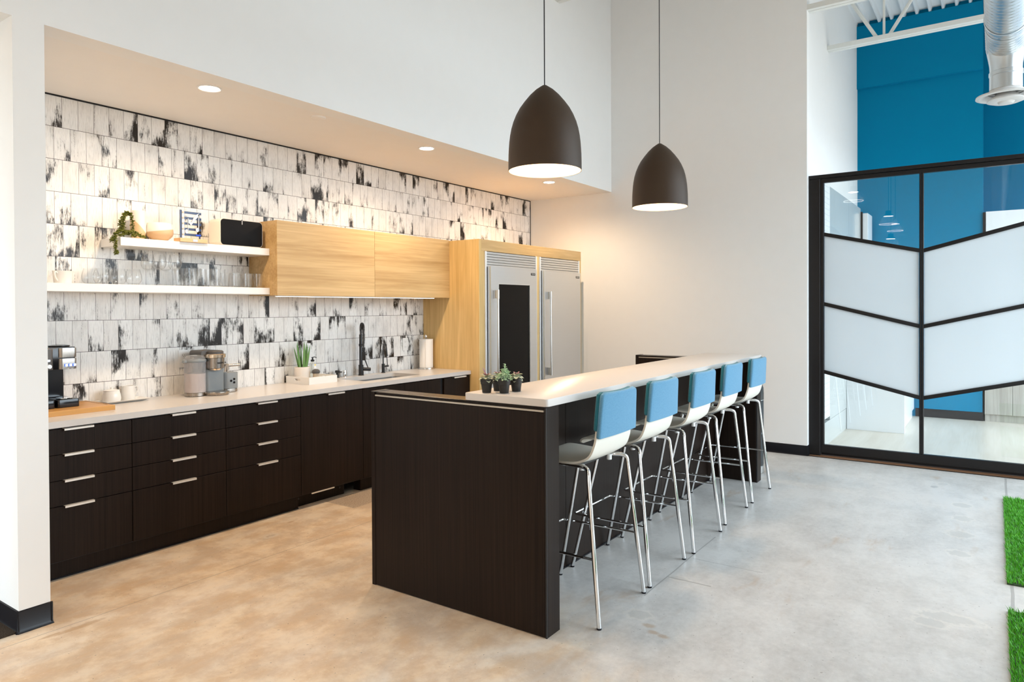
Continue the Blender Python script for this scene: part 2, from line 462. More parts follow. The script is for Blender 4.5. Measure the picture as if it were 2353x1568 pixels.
M['darktop'] = wood('espresso top board', (.0075, .0050, .0042), (.024, .016, .013), 'y', 70, .26, .55, .2, 260, (.25, .55, .2))
M['sinksteel'] = brushed('sink steel', (.46, .46, .46), 'x', .34)
M['steel'] = brushed('brushed steel', (.66, .69, .72), 'x', .36)
M['steelz'] = brushed('brushed steel, upright', (.62, .61, .59), 'z', .28)
M['satin'] = plain('satin aluminium', (.74, .77, .79), .35, 1.0, var=.02)
M['chrome'] = plain('chrome', (.82, .83, .84), .07, 1.0, var=.01)
M['duct'] = plain('galvanised steel', (.66, .71, .74), .30, 1.0, var=.06, nsc=5)
M['blackmetal'] = plain('matte black metal', (.012, .012, .013), .35, spec=.5, var=.1)
M['fridgeglass'] = plain('dark tinted glass', (.006, .0055, .0055), .05, spec=.10, var=.1)
M['pend'] = plain('dark bronze shade paint', (.052, .031, .017), .55, spec=.3, var=.06, nsc=120)
M['pendin'] = plain('cream shade lining', (.88, .74, .55), .55, spec=.2, var=.01)
M['bulb'] = emit('warm bulb', (1, .78, .50), 40)
M['lens'] = emit('downlight lens', (1, .90, .76), 14)
M['led'] = emit('under cabinet diode strip', (1, .90, .79), 4.2)
M['white'] = plain('white plastic', (.82, .82, .81), .4, spec=.4, var=.01)
M['shell'] = plain('ivory moulded seat shell', (.82, .785, .70), .38, spec=.4, var=.015)
M['bluefab'] = fabric('sky blue wool', (.07, .225, .38), (.165, .365, .53))
M['tealfab'] = fabric('deep teal wool', (.012, .115, .16), (.035, .20, .26))
M['porcelain'] = plain('white porcelain', (.82, .80, .765), .16, spec=.5, var=.01)
M['clear'] = pane('thin drinking glass', (.992, .994, .994), .012, 1.5)
M['board'] = wood('honey bamboo', (.46, .21, .045), (.66, .35, .10), 'x', 18, .4)
M['plast'] = plain('glossy black plastic', (.008, .008, .010), .16, spec=.55, var=.1)
M['greyplast'] = plain('grey machine body', (.235, .255, .265), .42, spec=.4, var=.03, nsc=160)
M['greydark'] = plain('dark grey machine top', (.085, .080, .078), .45, spec=.4, var=.04)
M['bronze'] = brushed('brushed warm steel', (.38, .34, .30), 'z', .28)
M['champ'] = plain('champagne plated rim', (.78, .67, .53), .2, 1.0, var=.02)
M['water'] = plain('frosted tank with water', (.78, .70, .64), .3, spec=.5, var=.02)
M['tank'] = pane('smoky clear tank', (.90, .87, .87), .16, 1.45)
M['keys'] = emit('lit white key', (.75, .84, 1), 2.2)
M['keyblue'] = emit('lit blue key edge', (.04, .12, 1), 1.4)
M['ink'] = plain('black ink', (.01, .01, .012), .6, var=.05)
M['inkwhite'] = plain('white ink', (.8, .8, .8), .6, var=.02)
M['aloe'] = plain('aloe leaf', (.125, .255, .07), .42, spec=.4, var=.25, nsc=25)
M['potw'] = plain('matte blush pot', (.78, .715, .65), .6, spec=.25, var=.01)
M['trayw'] = plain('white painted tray', (.80, .785, .76), .45, spec=.3, var=.01)
M['soil'] = plain('dark soil', (.03, .02, .014), .95, spec=.1, var=.5, nsc=200)
M['soap'] = pane('clear soap bottle', (.93, .93, .88), .16, 1.4)
M['yellow'] = plain('yellow label', (.85, .60, .02), .5, var=.03)
M['green'] = plain('green band', (.01, .36, .16), .45, var=.05)
M['scrub'] = plain('beige scrubber body', (.50, .40, .29), .4, var=.05)
M['paper'] = plain('paper towel', (.86, .85, .83), .9, spec=.1, var=.02, nsc=300, bump=.3)
M['vine'] = plain('bead vine leaf', (.11, .125, .011), .45, spec=.4, var=.55, nsc=60)
M['vinestem'] = plain('vine stem', (.16, .13, .04), .7, var=.2)
M['tan'] = plain('blond wood', (.70, .47, .27), .5, spec=.3, var=.05)
M['navy'] = plain('navy acrylic', (.010, .022, .085), .15, spec=.5, var=.15)
M['silver'] = plain('silver acrylic', (.42, .42, .42), .35, .5, var=.02)
M['spk'] = plain('warm white speaker case', (.80, .74, .66), .45, spec=.3, var=.01)
M['grille'] = plain('black speaker grille', (.005, .005, .006), .6, spec=.15, var=.2, nsc=400)
M['pot'] = plain('black nursery pot', (.020, .019, .018), .45, spec=.4, var=.15, nsc=80)
M['succ'] = plain('pale mint succulent', (.44, .62, .40), .5, spec=.3, var=.35, nsc=60)
M['echev'] = plain('dusty echeveria leaf', (.52, .545, .40), .5, spec=.3, var=.30, nsc=45)
M['echevp'] = plain('plum echeveria heart', (.34, .17, .20), .5, spec=.3, var=.25, nsc=60)
M['can'] = plain('dark grey bin body', (.035, .042, .046), .35, .3, var=.05)
M['wallpanel'] = plain('pale grey glass board', (.56, .58, .57), .12, spec=.5, var=.02, nsc=3)
M['cabwhite'] = plain('white gloss cabinet', (.88, .89, .91), .25, spec=.45, var=.01)
M['greyoak'] = wood('weathered grey oak', (.30, .27, .235), (.54, .51, .46), 'z', 26, .5)
M['grass'] = grass()
M['backing'] = plain('turf backing', (.03, .06, .02), .9, var=.2)
M['planner'] = grid_print()
# ------------------------------------------------------------------ the setting
XR, ZS, YS = 6.129, 2.948, -1.18
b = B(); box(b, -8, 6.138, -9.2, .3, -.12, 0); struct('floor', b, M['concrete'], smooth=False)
b = B(); box(b, 6.138, 11, -7.1, .3, -.12, 0); struct('floor', b, M['roomfloor'], smooth=False)
b = B(); box(b, -2.4, -.142, -1.172, -.01, 0, .008); struct('floor', b, M['carpet'], smooth=False)
b = B(); box(b, 0, XR, 0, .15, 0, 2.95); struct('wall_back', b, M['tile'], smooth=False)
b = B(); box(b, -2.4, -.136, 0, .15, 0, 2.95); struct('wall_back', b, M['soffit'], smooth=False)
b = B(); box(b, -.136, 0, YS, .15, 0, ZS); struct('wall_left', b, M['paint'], smooth=False)
b = B(); box(b, -8, XR, YS, YS+.15, ZS, 5.7); box(b, -8, -1.25, YS, YS+.15, 0, ZS); struct('wall_upper', b, M['paint'], smooth=False)
b = B(); box(b, -2.4, XR, YS+.149, -.0, ZS, 3.05); struct('ceiling', b, M['soffit'], smooth=False)
b = B(); box(b, XR, 6.25, -3.413, .15, 0, 5.7); struct('wall_right', b, M['paint'], smooth=False)
b = B(); box(b, 6.25, 9.73, -3.352, -3.2, 0, 5.7); struct('wall_side', b, M['paint'], smooth=False)
b = B()
box(b, 9.73, 9.9, -4.868, -3.2, 0, 5.7); box(b, 9.672, 9.73, -4.868, -3.352, 4.70, 5.60)
box(b, 9.9, 10.42, -4.868, -4.75, 0, 5.7); box(b, 10.42, 10.55, -7.1, -4.868, 0, 5.7)
struct('wall_far', b, M['blue'], smooth=False)
b = B(); box(b, -8.15, -8, -9.2, -7.6, 0, 5.7); box(b, -8.15, -8, -5.6, YS, 0, 5.7); box(b, -8.15, -8, -7.6, -5.6, 2.8, 5.7); struct('wall_light_opening', b, M['paint'], smooth=False)  # unseen end wall; its opening is added to brighten the right wall
b = B(); box(b, -8, 6.3, -9.2, -9.05, 4.9, 5.7); box(b, -8, 1.5, -9.2, -9.05, 0, 4.9); box(b, 6.3, 10.5, -7.1, -6.98, 3.7, 5.7); struct('wall_window', b, M['paint'], smooth=False)  # unseen wall; openings placed and sized to steer daylight into both rooms
# fluted roof deck, flutes run along x
pts = []; y = -9.2
while y < -1.05:
    pts += [(y, 5.665), (y+.105, 5.665), (y+.118, 5.61), (y+.128, 5.60), (y+.142, 5.60), (y+.150, 5.61)]
    y += .155
pts += [(y, 5.665), (y, 5.72), (-9.2, 5.72)]
b = B(); prism(b, pts, 'x', -8.1, 6.3); struct('ceiling', b, M['deck'])
pts = [p for p in pts if p[0] > -7.06]; pts[-1:] = [pts[-1], (pts[0][0], 5.72)]
b = B(); prism(b, pts, 'x', 6.3, 10.5); struct('ceiling', b, M['deck'])
# black metal edge trims of the tile field
b = B(); box(b, .0, XR, -.006, 0, 2.938, ZS); struct('trim_1', b, M['black'], smooth=False)
b = B(); box(b, XR-.007, XR, -.006, 0, 2.25, 2.938); struct('trim_2', b, M['black'], smooth=False)
# threshold: timber strip and black track
b = B(); box(b, 6.138, 6.36, -7, -3.40, 0, .004); struct('trim_3', b, M['sill'], smooth=False)
b = B(); box(b, 6.126, 6.138, -7, -3.415, 0, .005); struct('trim_4', b, M['black'], smooth=False)
def baseboard(name, pts, h=.102, mat='base'):
    """coved rubber base along a plan polyline; offset already included"""
    bm = B()
    for (x0, y0), (x1, y1), n in pts:
        d = Vector((x1-x0, y1-y0, 0)); L = d.length; d.normalize(); nn = Vector((n[0], n[1], 0))
        prof = [(0, h), (.005, h-.004), (.005, .018), (.010, .006), (.014, 0), (0, 0)]
        lo = [bm.verts.new(Vector((x0, y0, 0)) + nn*a + Vector((0, 0, z))) for a, z in prof]
        hi = [bm.verts.new(Vector((x1, y1, 0)) + nn*a + Vector((0, 0, z))) for a, z in prof]
        bm.faces.new(lo); bm.faces.new(hi)
        for k in range(6): bm.faces.new((lo[k], lo[(k+1) % 6], hi[(k+1) % 6], hi[k]))
    return struct(name, bm, M[mat])
baseboard('baseboard_left', [((-.145, YS), (.009, YS), (0, -1)), ((-.136, YS-.009), (-.136, -.02), (-1, 0)), ((0, YS-.009), (0, -.66), (1, 0))], .107)
baseboard('baseboard_right', [((XR, -.80), (XR, -3.42), (-1, 0)), ((XR-.009, -3.413), (6.199, -3.413), (0, -1))], .105)
baseboard('baseboard_far', [((9.73, -4.09), (9.73, -4.875), (-1, 0))], .115)

# glazed sliding partition with chevron bars
d1 = bpy.data.objects.new('door_1', None); COL.objects.link(d1); d1.location = (6.26, -3.413, 0); d1['kind'] = 'structure'
FX0, FX1 = 6.203, 6.30
b = B(); box(b, FX0, FX1+.02, -3.524, -3.4135, .006, 2.862, .003); struct('jamb', b, M['black'], d1)
b = B(); box(b, FX0-.003, FX1+.03, -7.0, -3.4135, 2.864, 2.902, .003); struct('header', b, M['black'], d1)
YP = [-3.557]; 
PW, MW = .850, .036
y = -3.557; panes = []
for k in range(4):
    panes.append((y-PW, y, k)); y -= PW + MW
xg0, xg1 = FX0+.012, FX0+.062
b = B(); box(b, xg0, xg1, -7.0, -3.526, 2.820, 2.861, .002); struct('top_rail', b, M['black'], d1)
b = B(); box(b, xg0, xg1, -7.0, -3.526, .035, .119, .002); box(b, xg1-.008, xg1, -7.0, -3.526, .006, .035); struct('bottom_rail', b, M['black'], d1)
b = B(); box(b, xg0, xg1, -3.5565, -3.526, .119, 2.82, .002); struct('stile', b, M['black'], d1)
for (ya, yb, k) in panes:
    b = B(); box(b, xg0-.001, xg1, ya-MW, ya-.0195, .119, 2.82, .002); box(b, xg0-.001, xg1, ya-.0165, ya, .119, 2.82, .002)
    struct('mullion', b, M['black'], d1)
    zl = [2.290, 1.572, .872]; zr = [2.080, 1.352, .664]
    if k % 2: zl, zr = [2.078, 1.350, .662], [2.300, 1.562, .876]
    for a, c in zip(zl, zr):
        b = B(); prism(b, [(yb, a+.019), (ya, c+.019), (ya, c-.019), (yb, a-.019)], 'x', xg0+.002, xg0+.034, .002); struct('chevron_bar', b, M['black'], d1)
    tops_l = [2.82] + zl; tops_r = [2.82] + zr; bot_l = zl + [.119]; bot_r = zr + [.119]
    for q in range(4):
        b = B(); g = .004
        prism(b, [(yb-g, tops_l[q]-g), (ya+g, tops_r[q]-g), (ya+g, bot_r[q]+g), (yb-g, bot_l[q]+g)], 'x', xg0+.016, xg0+.024)
        struct('frosted_pane' if q in (1, 2) else 'clear_pane', b, M['frost'] if q in (1, 2) else M['glass'], d1, smooth=False)

# ------------------------------------------------------------------ roof joists
def joist(x, label, y0=-3.40, zb=4.61, ztop=5.58, yend=-9.0, first=-3.93):
    t = thing('roof_joist', label, 'roof joist', (x, y0, zb), group='open web roof joists')
    bm = B()
    for s in (-1, 1): box(bm, x+s*.032-.028, x+s*.032+.028, yend, y0+.06, zb, zb+.045)
    box(bm, x-.058, x+.058, yend, y0+.06, zb+.045, zb+.053)
    obj('bottom_chord', bm, M['joist'], t)
    bm = B()
    for s in (-1, 1): box(bm, x+s*.032-.028, x+s*.032+.028, yend, y0, ztop-.045, ztop)
    box(bm, x-.07, x+.07, yend, y0, ztop, ztop+.02)
    obj('top_chord', bm, M['joist'], t)
    bm = B(); yy = first
    while yy > yend + .4:
        top = ztop - .03; bz = zb + .04
        tube(bm, [(x, yy-.02, bz), (x, yy-.02, top)], .014, 8)
        tube(bm, [(x-.02, yy+.05, bz), (x-.02, min(yy+.63, y0-.02), top)], .020, 8)
        tube(bm, [(x+.02, yy-.06, bz), (x+.02, yy-.63, top)], .020, 8)
        yy -= 1.26
    obj('web', bm, M['joist'], t)
    return t
joist(7.56, 'white open web roof joist crossing in front of the teal upper wall', -3.352, yend=-6.9)
joist(6.19, 'white roof joist end at top edge above glass partition corner', -3.413, 4.60)
for x, s in ((4.86, 'second'), (3.42, 'third'), (1.98, 'fourth'), (.54, 'fifth')):
    joist(x, 'white overhead roof joist reflected in partition glass, %s row from the corner' % s, YS, 4.80, 5.58, -9.0, -1.9)

# ------------------------------------------------------------------ spiral duct with round diffuser
t = thing('spiral_duct', 'galvanised spiral duct with round white diffuser, hanging at top right', 'air duct', (4.9, -5.07, 3.10))
b = B(); R = .127; zc = 3.512
prof = [(R, -6.0), (R, 5.0), (R*.98, 5.02), (R*.9, 5.028), (0, 5.028)]
rotx = Matrix(((0, 0, 1, 0), (1, 0, 0, -5.07), (0, 1, 0, zc), (0, 0, 0, 1)))
lathe(b, prof, seg=40, M=rotx, cap=False); obj('pipe', b, M['duct'], t)
b = B(); pts = []; n = 46*22
for k in range(n+1):
    a = 2*PI*k/22; pts.append((2.4 + .0555*k/22, -5.07 + (R+.0005)*math.cos(a), zc + (R+.0005)*math.sin(a)))
tube(b, pts, .0016, 5); obj('spiral_seam', b, M['satin'], t)
b = B(); lathe(b, [(R+.003, 4.30), (R+.006, 4.305), (R+.006, 4.335), (R+.003, 4.34)], seg=40, M=rotx, cap=False); obj('coupling_band', b, M['duct'], t)
b = B(); lathe(b, [(.120, 3.44), (.112, 3.395), (.104, 3.345), (.102, 3.30), (.108, 3.296), (.108, 3.27), (.104, 3.266), (.104, 3.155)], (4.9, -5.07, 0), 40, cap=False); obj('take_off', b, M['duct'], t)
b = B(); lathe(b, [(.104, 3.165), (.110, 3.150), (.150, 3.130), (.190, 3.122), (.192, 3.112), (.170, 3.106), (.135, 3.118), (.115, 3.140)], (4.9, -5.07, 0), 48, cap=False); df = obj('diffuser', b, M['white'], t)
b = B(); lathe(b, [(.062, 3.135), (.085, 3.112), (.118, 3.088), (.122, 3.080), (.085, 3.066), (.055, 3.072), (.045, 3.060), (.040, 3.058), (0, 3.058)], (4.9, -5.07, 0), 48, cap=False); obj('cone', b, M['white'], df)
b = B(); lathe(b, [(.108, 3.162), (0, 3.162)], (4.9, -5.07, 0), 24, cap=False); obj('throat', b, M['darker'], df)
for x in (-3.0, .4, 4.45):
    b = B(); tube(b, [(x, -5.07, zc+R-.002), (x, -5.07, 5.64)], .005, 8); lathe(b, [(R+.001, x-.013), (R+.0025, x-.012), (R+.0025, x+.012), (R+.001, x+.013)], seg=40, M=rotx, cap=False); obj('hanger', b, M['satin'], t)

# ------------------------------------------------------------------ room behind the glass
b = B(); box(b, 6.50, 7.022, -3.47, -3.378, .30, 2.905, .002)
tag(obj('printed_planner', b, M['planner']), 'white printed grid planner sheet at left edge behind glass', 'wall planner')
t = thing('glass_board', 'pale grey glass wall board behind the partition, left panel', 'wall board', (8.1, -3.352, 0))
b = B(); box(b, 7.026, 9.2, -3.47, -3.378, .262, 2.905, .002); obj('upper_panel', b, M['wallpanel'], t)
b = B(); box(b, 6.50, 9.2, -3.468, -3.378, 0, .258, .002); obj('lower_panel', b, M['wallpanel'], t)
t = thing('wall_cabinet', 'slim white wall cabinet at far end of grey board behind glass', 'cabinet', (9.45, -3.352, 1.4))
b = B(); box(b, 9.25, 9.66, -3.553, -3.378, 1.4, 2.84, .002); obj('body', b, M['cabwhite'], t)
b = B(); box(b, 9.235, 9.25, -3.49, -3.378, 1.4, 2.86); obj('edge_strip', b, M['black'], t)
t = thing('base_cabinet', 'low white gloss cabinet standing in the room behind glass', 'cabinet', (8.7, -3.8, 0))
b = B(); box(b, 8.085, 8.115, -4.110, -3.472, 0, .90, .002); obj('side_panel', b, M['cabwhite'], t)
b = B(); box(b, 8.115, 9.6, -4.06, -3.472, 0, .88); obj('body', b, M['cabwhite'], t)
for k in range(3):
    b = B(); x0 = 8.118 + k*.494; box(b, x0, x0+.49, -4.082, -4.06, .12, .88, .002); obj('door', b, M['cabwhite'], t)
b = B(); box(b, 8.08, 9.62, -4.115, -3.472, .90, .93, .002); obj('worktop', b, M['quartz'], t)
t = thing('base_cabinet', 'weathered grey oak base cabinet beyond the glass, right of teal wall', 'cabinet', (10.0, -5.6, 0))
b = B(); box(b, 9.74, 10.415, -7.3, -4.895, 0, .88); obj('body', b, M['greyoak'], t)
for k in range(5):
    b = B(); y1 = -4.892 - k*.304; box(b, 9.70, 9.74, y1-.30, y1, .10, .86, .002); obj('door', b, M['greyoak'], t)
b = B(); box(b, 9.69, 10.415, -7.3, -4.89, .88, .91, .002); obj('worktop', b, M['quartz'], t)
t = thing('wall_cabinet', 'large white wall cabinet beyond the glass, above grey oak base', 'cabinet', (10.1, -5.6, 1.5))
b = B(); box(b, 9.72, 10.415, -7.3, -4.9, 1.5, 2.796); obj('body', b, M['cabwhite'], t)
for k in range(3):
    b = B(); y1 = -4.902 - k*.604; box(b, 9.70, 9.72, y1-.60, y1, 1.5, 2.796, .002); obj('door', b, M['cabwhite'], t)
b = B(); box(b, 9.705, 10.415, -4.9, -4.87, 1.5, 2.79); obj('shadow_gap', b, M['black'], t)

# ------------------------------------------------------------------ soffit fittings
for x, s in ((1.03, 'nearest the left column'), (3.075, 'in the middle of the soffit'), (5.106, 'nearest the right wall, past the first pendant')):
    t = thing('downlight', 'lit recessed round downlight in the soffit, %s' % s, 'downlight', (x, -.925, ZS), group='soffit downlights')
    b = B(); lathe(b, [(.075, ZS), (.075, ZS-.004), (.066, ZS-.006), (.060, ZS-.003), (.056, ZS)], (x, -.925, 0), 32, cap=False); obj('trim_ring', b, M['white'], t)
    b = B(); lathe(b, [(.062, ZS-.0025), (0, ZS-.0025)], (x, -.925, 0), 32, cap=False); obj('lens', b, M['lens'], t)
    L = bpy.data.lights.new('downlight_lamp', 'SPOT'); L.energy = 54; L.color = (1, .72, .46); L.spot_size = math.radians(164); L.spot_blend = .75; L.shadow_soft_size = .06
    lo = bpy.data.objects.new('downlight_lamp', L); COL.objects.link(lo); lo.parent = t; lo.location = (0, 0, -.03)
t = thing('smoke_detector', 'small round white detector flush in the soffit', 'detector', (1.874, -.944, ZS))
b = B(); lathe(b, [(.055, ZS), (.055, ZS-.006), (.050, ZS-.009), (.020, ZS-.010), (0, ZS-.010)], (1.874, -.944, 0), 32); obj('cover', b, M['soffit'], t)

# ------------------------------------------------------------------ kitchen base run
YF = -.626
def handle_bm(x0, x1, z, y=YF):
    bm = B(); box(bm, x0, x1, y-.020, y+.012, z, z+.003); box(bm, x0, x1, y-.020, y-.0175, z-.010, z+.003); return bm
ZD = [.107, .424, .571, .720, .868]
def base_unit(x0, x1, label, hx):
    t = thing('base_cabinet', label, 'cabinet', ((x0+x1)/2, -.3, 0), group='espresso base cabinets')
    b = B(); box(b, x0, x1, -.606, -.004, .10, .8765); obj('body', b, M['darker'], t)
    b = B(); box(b, x0, x1, -.585, -.5, 0, .104); obj('toe_kick', b, M['dark'], t)
    b = B(); box(b, x0, x1, -.591, -.585, 0, .008); obj('seal_strip', b, M['base'], t)
    for k in range(4):
        b = B(); box(b, x0+.002, x1-.002, YF, -.607, ZD[k]+.002, ZD[k+1]-.002, .001); dr = obj('drawer', b, M['dark'], t)
        obj('handle', handle_bm(hx[0], hx[1], ZD[k+1]-.001), M['pull'], dr, 'bright nickel edge pull')
    return t
base_unit(.066, .676, 'espresso four drawer base unit beside the white column', (.29, .449))
base_unit(.676, 1.316, 'espresso four drawer base unit, second from the white column', (.925, 1.086))
base_unit(1.316, 1.949, 'espresso four drawer base unit, third from the white column', (1.562, 1.727))
b = B(); box(b, .001, .064, YF, -.01, 0, .8765); tag(obj('filler_panel', b, M['dark']), 'narrow espresso filler against the back of the white column', 'cabinet filler')
t = thing('dishwasher', 'espresso fronted dishwasher between drawer units and sink cabinet', 'dishwasher', (2.27, -.3, 0))
b = B(); box(b, 1.951, 2.587, -.606, -.004, .10, .8765); obj('body', b, M['darker'], t)
b = B(); box(b, 1.951, 2.587, YF, -.607, .109, .866, .001); d = obj('door', b, M['dark'], t)
obj('handle', handle_bm(2.205, 2.375, .867), M['pull'], d, 'bright nickel edge pull')
b = B(); box(b, 2.045, 2.27, YF-.006, YF, .099, .1075); obj('foot_strip', b, M['pull'], d, 'thin bright metal strip')
b = B(); box(b, 1.951, 2.45, -.540, -.50, 0, .10); obj('kick_plate', b, M['dark'], t)
for x in (1.985, 2.40):
    b = B(); cyl(b, (x, -.545, .062), (x, -.538, .062), .007, seg=12); obj('screw', b, M['blackmetal'], t)
t = thing('sink_cabinet', 'espresso sink cabinet under the faucets, half hidden by the bar', 'cabinet', (3.09, -.3, 0))
b = B(); box(b, 2.589, 3.589, -.606, -.004, .10, .70); obj('body', b, M['darker'], t)
for (x0, x1) in ((2.591, 3.089), (3.091, 3.587)):
    b = B(); box(b, x0, x1, YF, -.607, .109, .866, .001); obj('door', b, M['dark'], t)
b = B(); box(b, 2.592, 3.589, -.585, -.5, 0, .104); obj('toe_kick', b, M['dark'], t)
t = thing('base_cabinet', 'espresso base cabinet at the end, against the oak tall panel', 'cabinet', (3.84, -.3, 0), group='espresso base cabinets')
b = B(); box(b, 3.60, 4.038, -.606, -.004, .10, .8765); obj('body', b, M['darker'], t)
b = B(); box(b, 3.64, 4.036, YF-.004, -.607, .109, .866, .001); d = obj('door', b, M['dark'], t)
obj('handle', handle_bm(3.774, 3.959, .867, YF-.004), M['pull'], d, 'bright nickel edge pull')
b = B(); box(b, 3.59, 4.038, -.585, -.5, 0, .104); obj('toe_kick', b, M['dark'], t)
# worktop with the sink cut out
SX0, SX1, SY0, SY1 = 2.728, 3.450, -.503, -.135
b = B()
def slab(bm, o, hole, z0, z1):
    """rectangle with a rounded rectangular hole"""
    (x0, x1, y0, y1) = o; (a0, a1, c0, c1) = hole; r = .03; seg = 5; inner = []
    for (cx, cy, st) in ((a1-r, c1-r, 0), (a0+r, c1-r, 90), (a0+r, c0+r, 180), (a1-r, c0+r, 270)):
        inner.append([(cx+r*math.cos(math.radians(st+90*s/seg)), cy+r*math.sin(math.radians(st+90*s/seg))) for s in range(seg+1)])
    outer = [(x1, y1), (x0, y1), (x0, y0), (x1, y0)]
    V = {}
    def v(p, z):
        k = (round(p[0], 6), round(p[1], 6), z)
        if k not in V: V[k] = bm.verts.new((p[0], p[1], z))
        return V[k]
    for z in (z0, z1):
        for q in range(4):
            arc = inner[q]
            for s in range(seg): bm.faces.new((v(outer[q], z), v(arc[s], z), v(arc[s+1], z)))
            nx = inner[(q+1) % 4]
            bm.faces.new((v(outer[q], z), v(arc[-1], z), v(nx[0], z), v(outer[(q+1) % 4], z)))
    for q in range(4):
        bm.faces.new((v(outer[q], z0), v(outer[(q+1) % 4], z0), v(outer[(q+1) % 4], z1), v(outer[q], z1)))
        ring = sum(inner, [])
    for s in range(len(ring)):
        p, n = ring[s], ring[(s+1) % len(ring)]
        bm.faces.new((v(p, z0), v(n, z0), v(n, z1), v(p, z1)))
slab(b, (.002, 4.038, -.646, -.001), (SX0, SX1, SY0, SY1), .877, .914)
tag(obj('worktop', b, M['quartz']), 'long white quartz worktop along the tiled wall', 'worktop')
b = B()
def ringpts(off, r, z):
    out = []
    for (cx, cy, st) in ((SX1-r+off, SY1-r+off, 0), (SX0+r-off, SY1-r+off, 90), (SX0+r-off, SY0+r-off, 180), (SX1-r+off, SY0+r-off, 270)):
        for s in range(6):
            a = math.radians(st+90*s/5); out.append(b.verts.new((cx+r*math.cos(a), cy+r*math.sin(a), z)))
    return out
loops = [ringpts(.02, .035, .876), ringpts(.0, .03, .876), ringpts(-.002, .03, .75), ringpts(-.02, .03, .715), ringpts(-.04, .02, .712)]
for a, c in zip(loops[:-1], loops[1:]):
    for k in range(24): b.faces.new((a[k], a[(k+1) % 24], c[(k+1) % 24], c[k]))
b.faces.new(loops[-1])
tag(obj('sink', b, M['sinksteel']), 'undermount stainless sink basin set in the worktop', 'sink')

# ------------------------------------------------------------------ wall cabinets, shelves, light
UX0, UXM, UX1, UY, UZ0, UZ1 = 1.936, 2.985, 4.039, -.368, 1.656, 2.2495
for (x0, x1, lab) in ((UX0, UXM, 'golden oak wall cabinet beside the white shelves'), (UXM, UX1, 'golden oak wall cabinet beside the fridge surround')):
    t = thing('wall_cabinet', lab, 'cabinet', ((x0+x1)/2, -.18, UZ0))
    b = B(); box(b, x0+.0005, x1-.0005, -.349, -.001, UZ0, UZ1, .0008); obj('body', b, M['oakx'], t)
    b = B(); box(b, x0+.0005, x1-.0015, UY, -.350, UZ0-.002, UZ1, .0008); obj('door', b, M['oakx'], t)
t = thing('under_cabinet_light', 'glowing linear light under the oak wall cabinets', 'light strip', (2.9, -.33, UZ0))
b = B(); box(b, 1.95, 3.83, -.347, -.317, UZ0-.008, UZ0); obj('housing', b, M['white'], t)
b = B(); box(b, 1.955, 3.825, -.345, -.319, UZ0-.0105, UZ0-.0085); obj('diffuser', b, M['led'], t)
b = B(); box(b, .79, UX0-.001, -.2745, -.001, 1.973, 2.028, .0015); tag(obj('wall_shelf', b, M['shelf']), 'upper white floating shelf holding speaker and vase', 'shelf', 'white floating shelves')
b = B(); box(b, .002, UX0-.001, -.2745, -.001, 1.663, 1.7153, .0015); tag(obj('wall_shelf', b, M['shelf']), 'lower white floating shelf holding the glassware', 'shelf', 'white floating shelves')

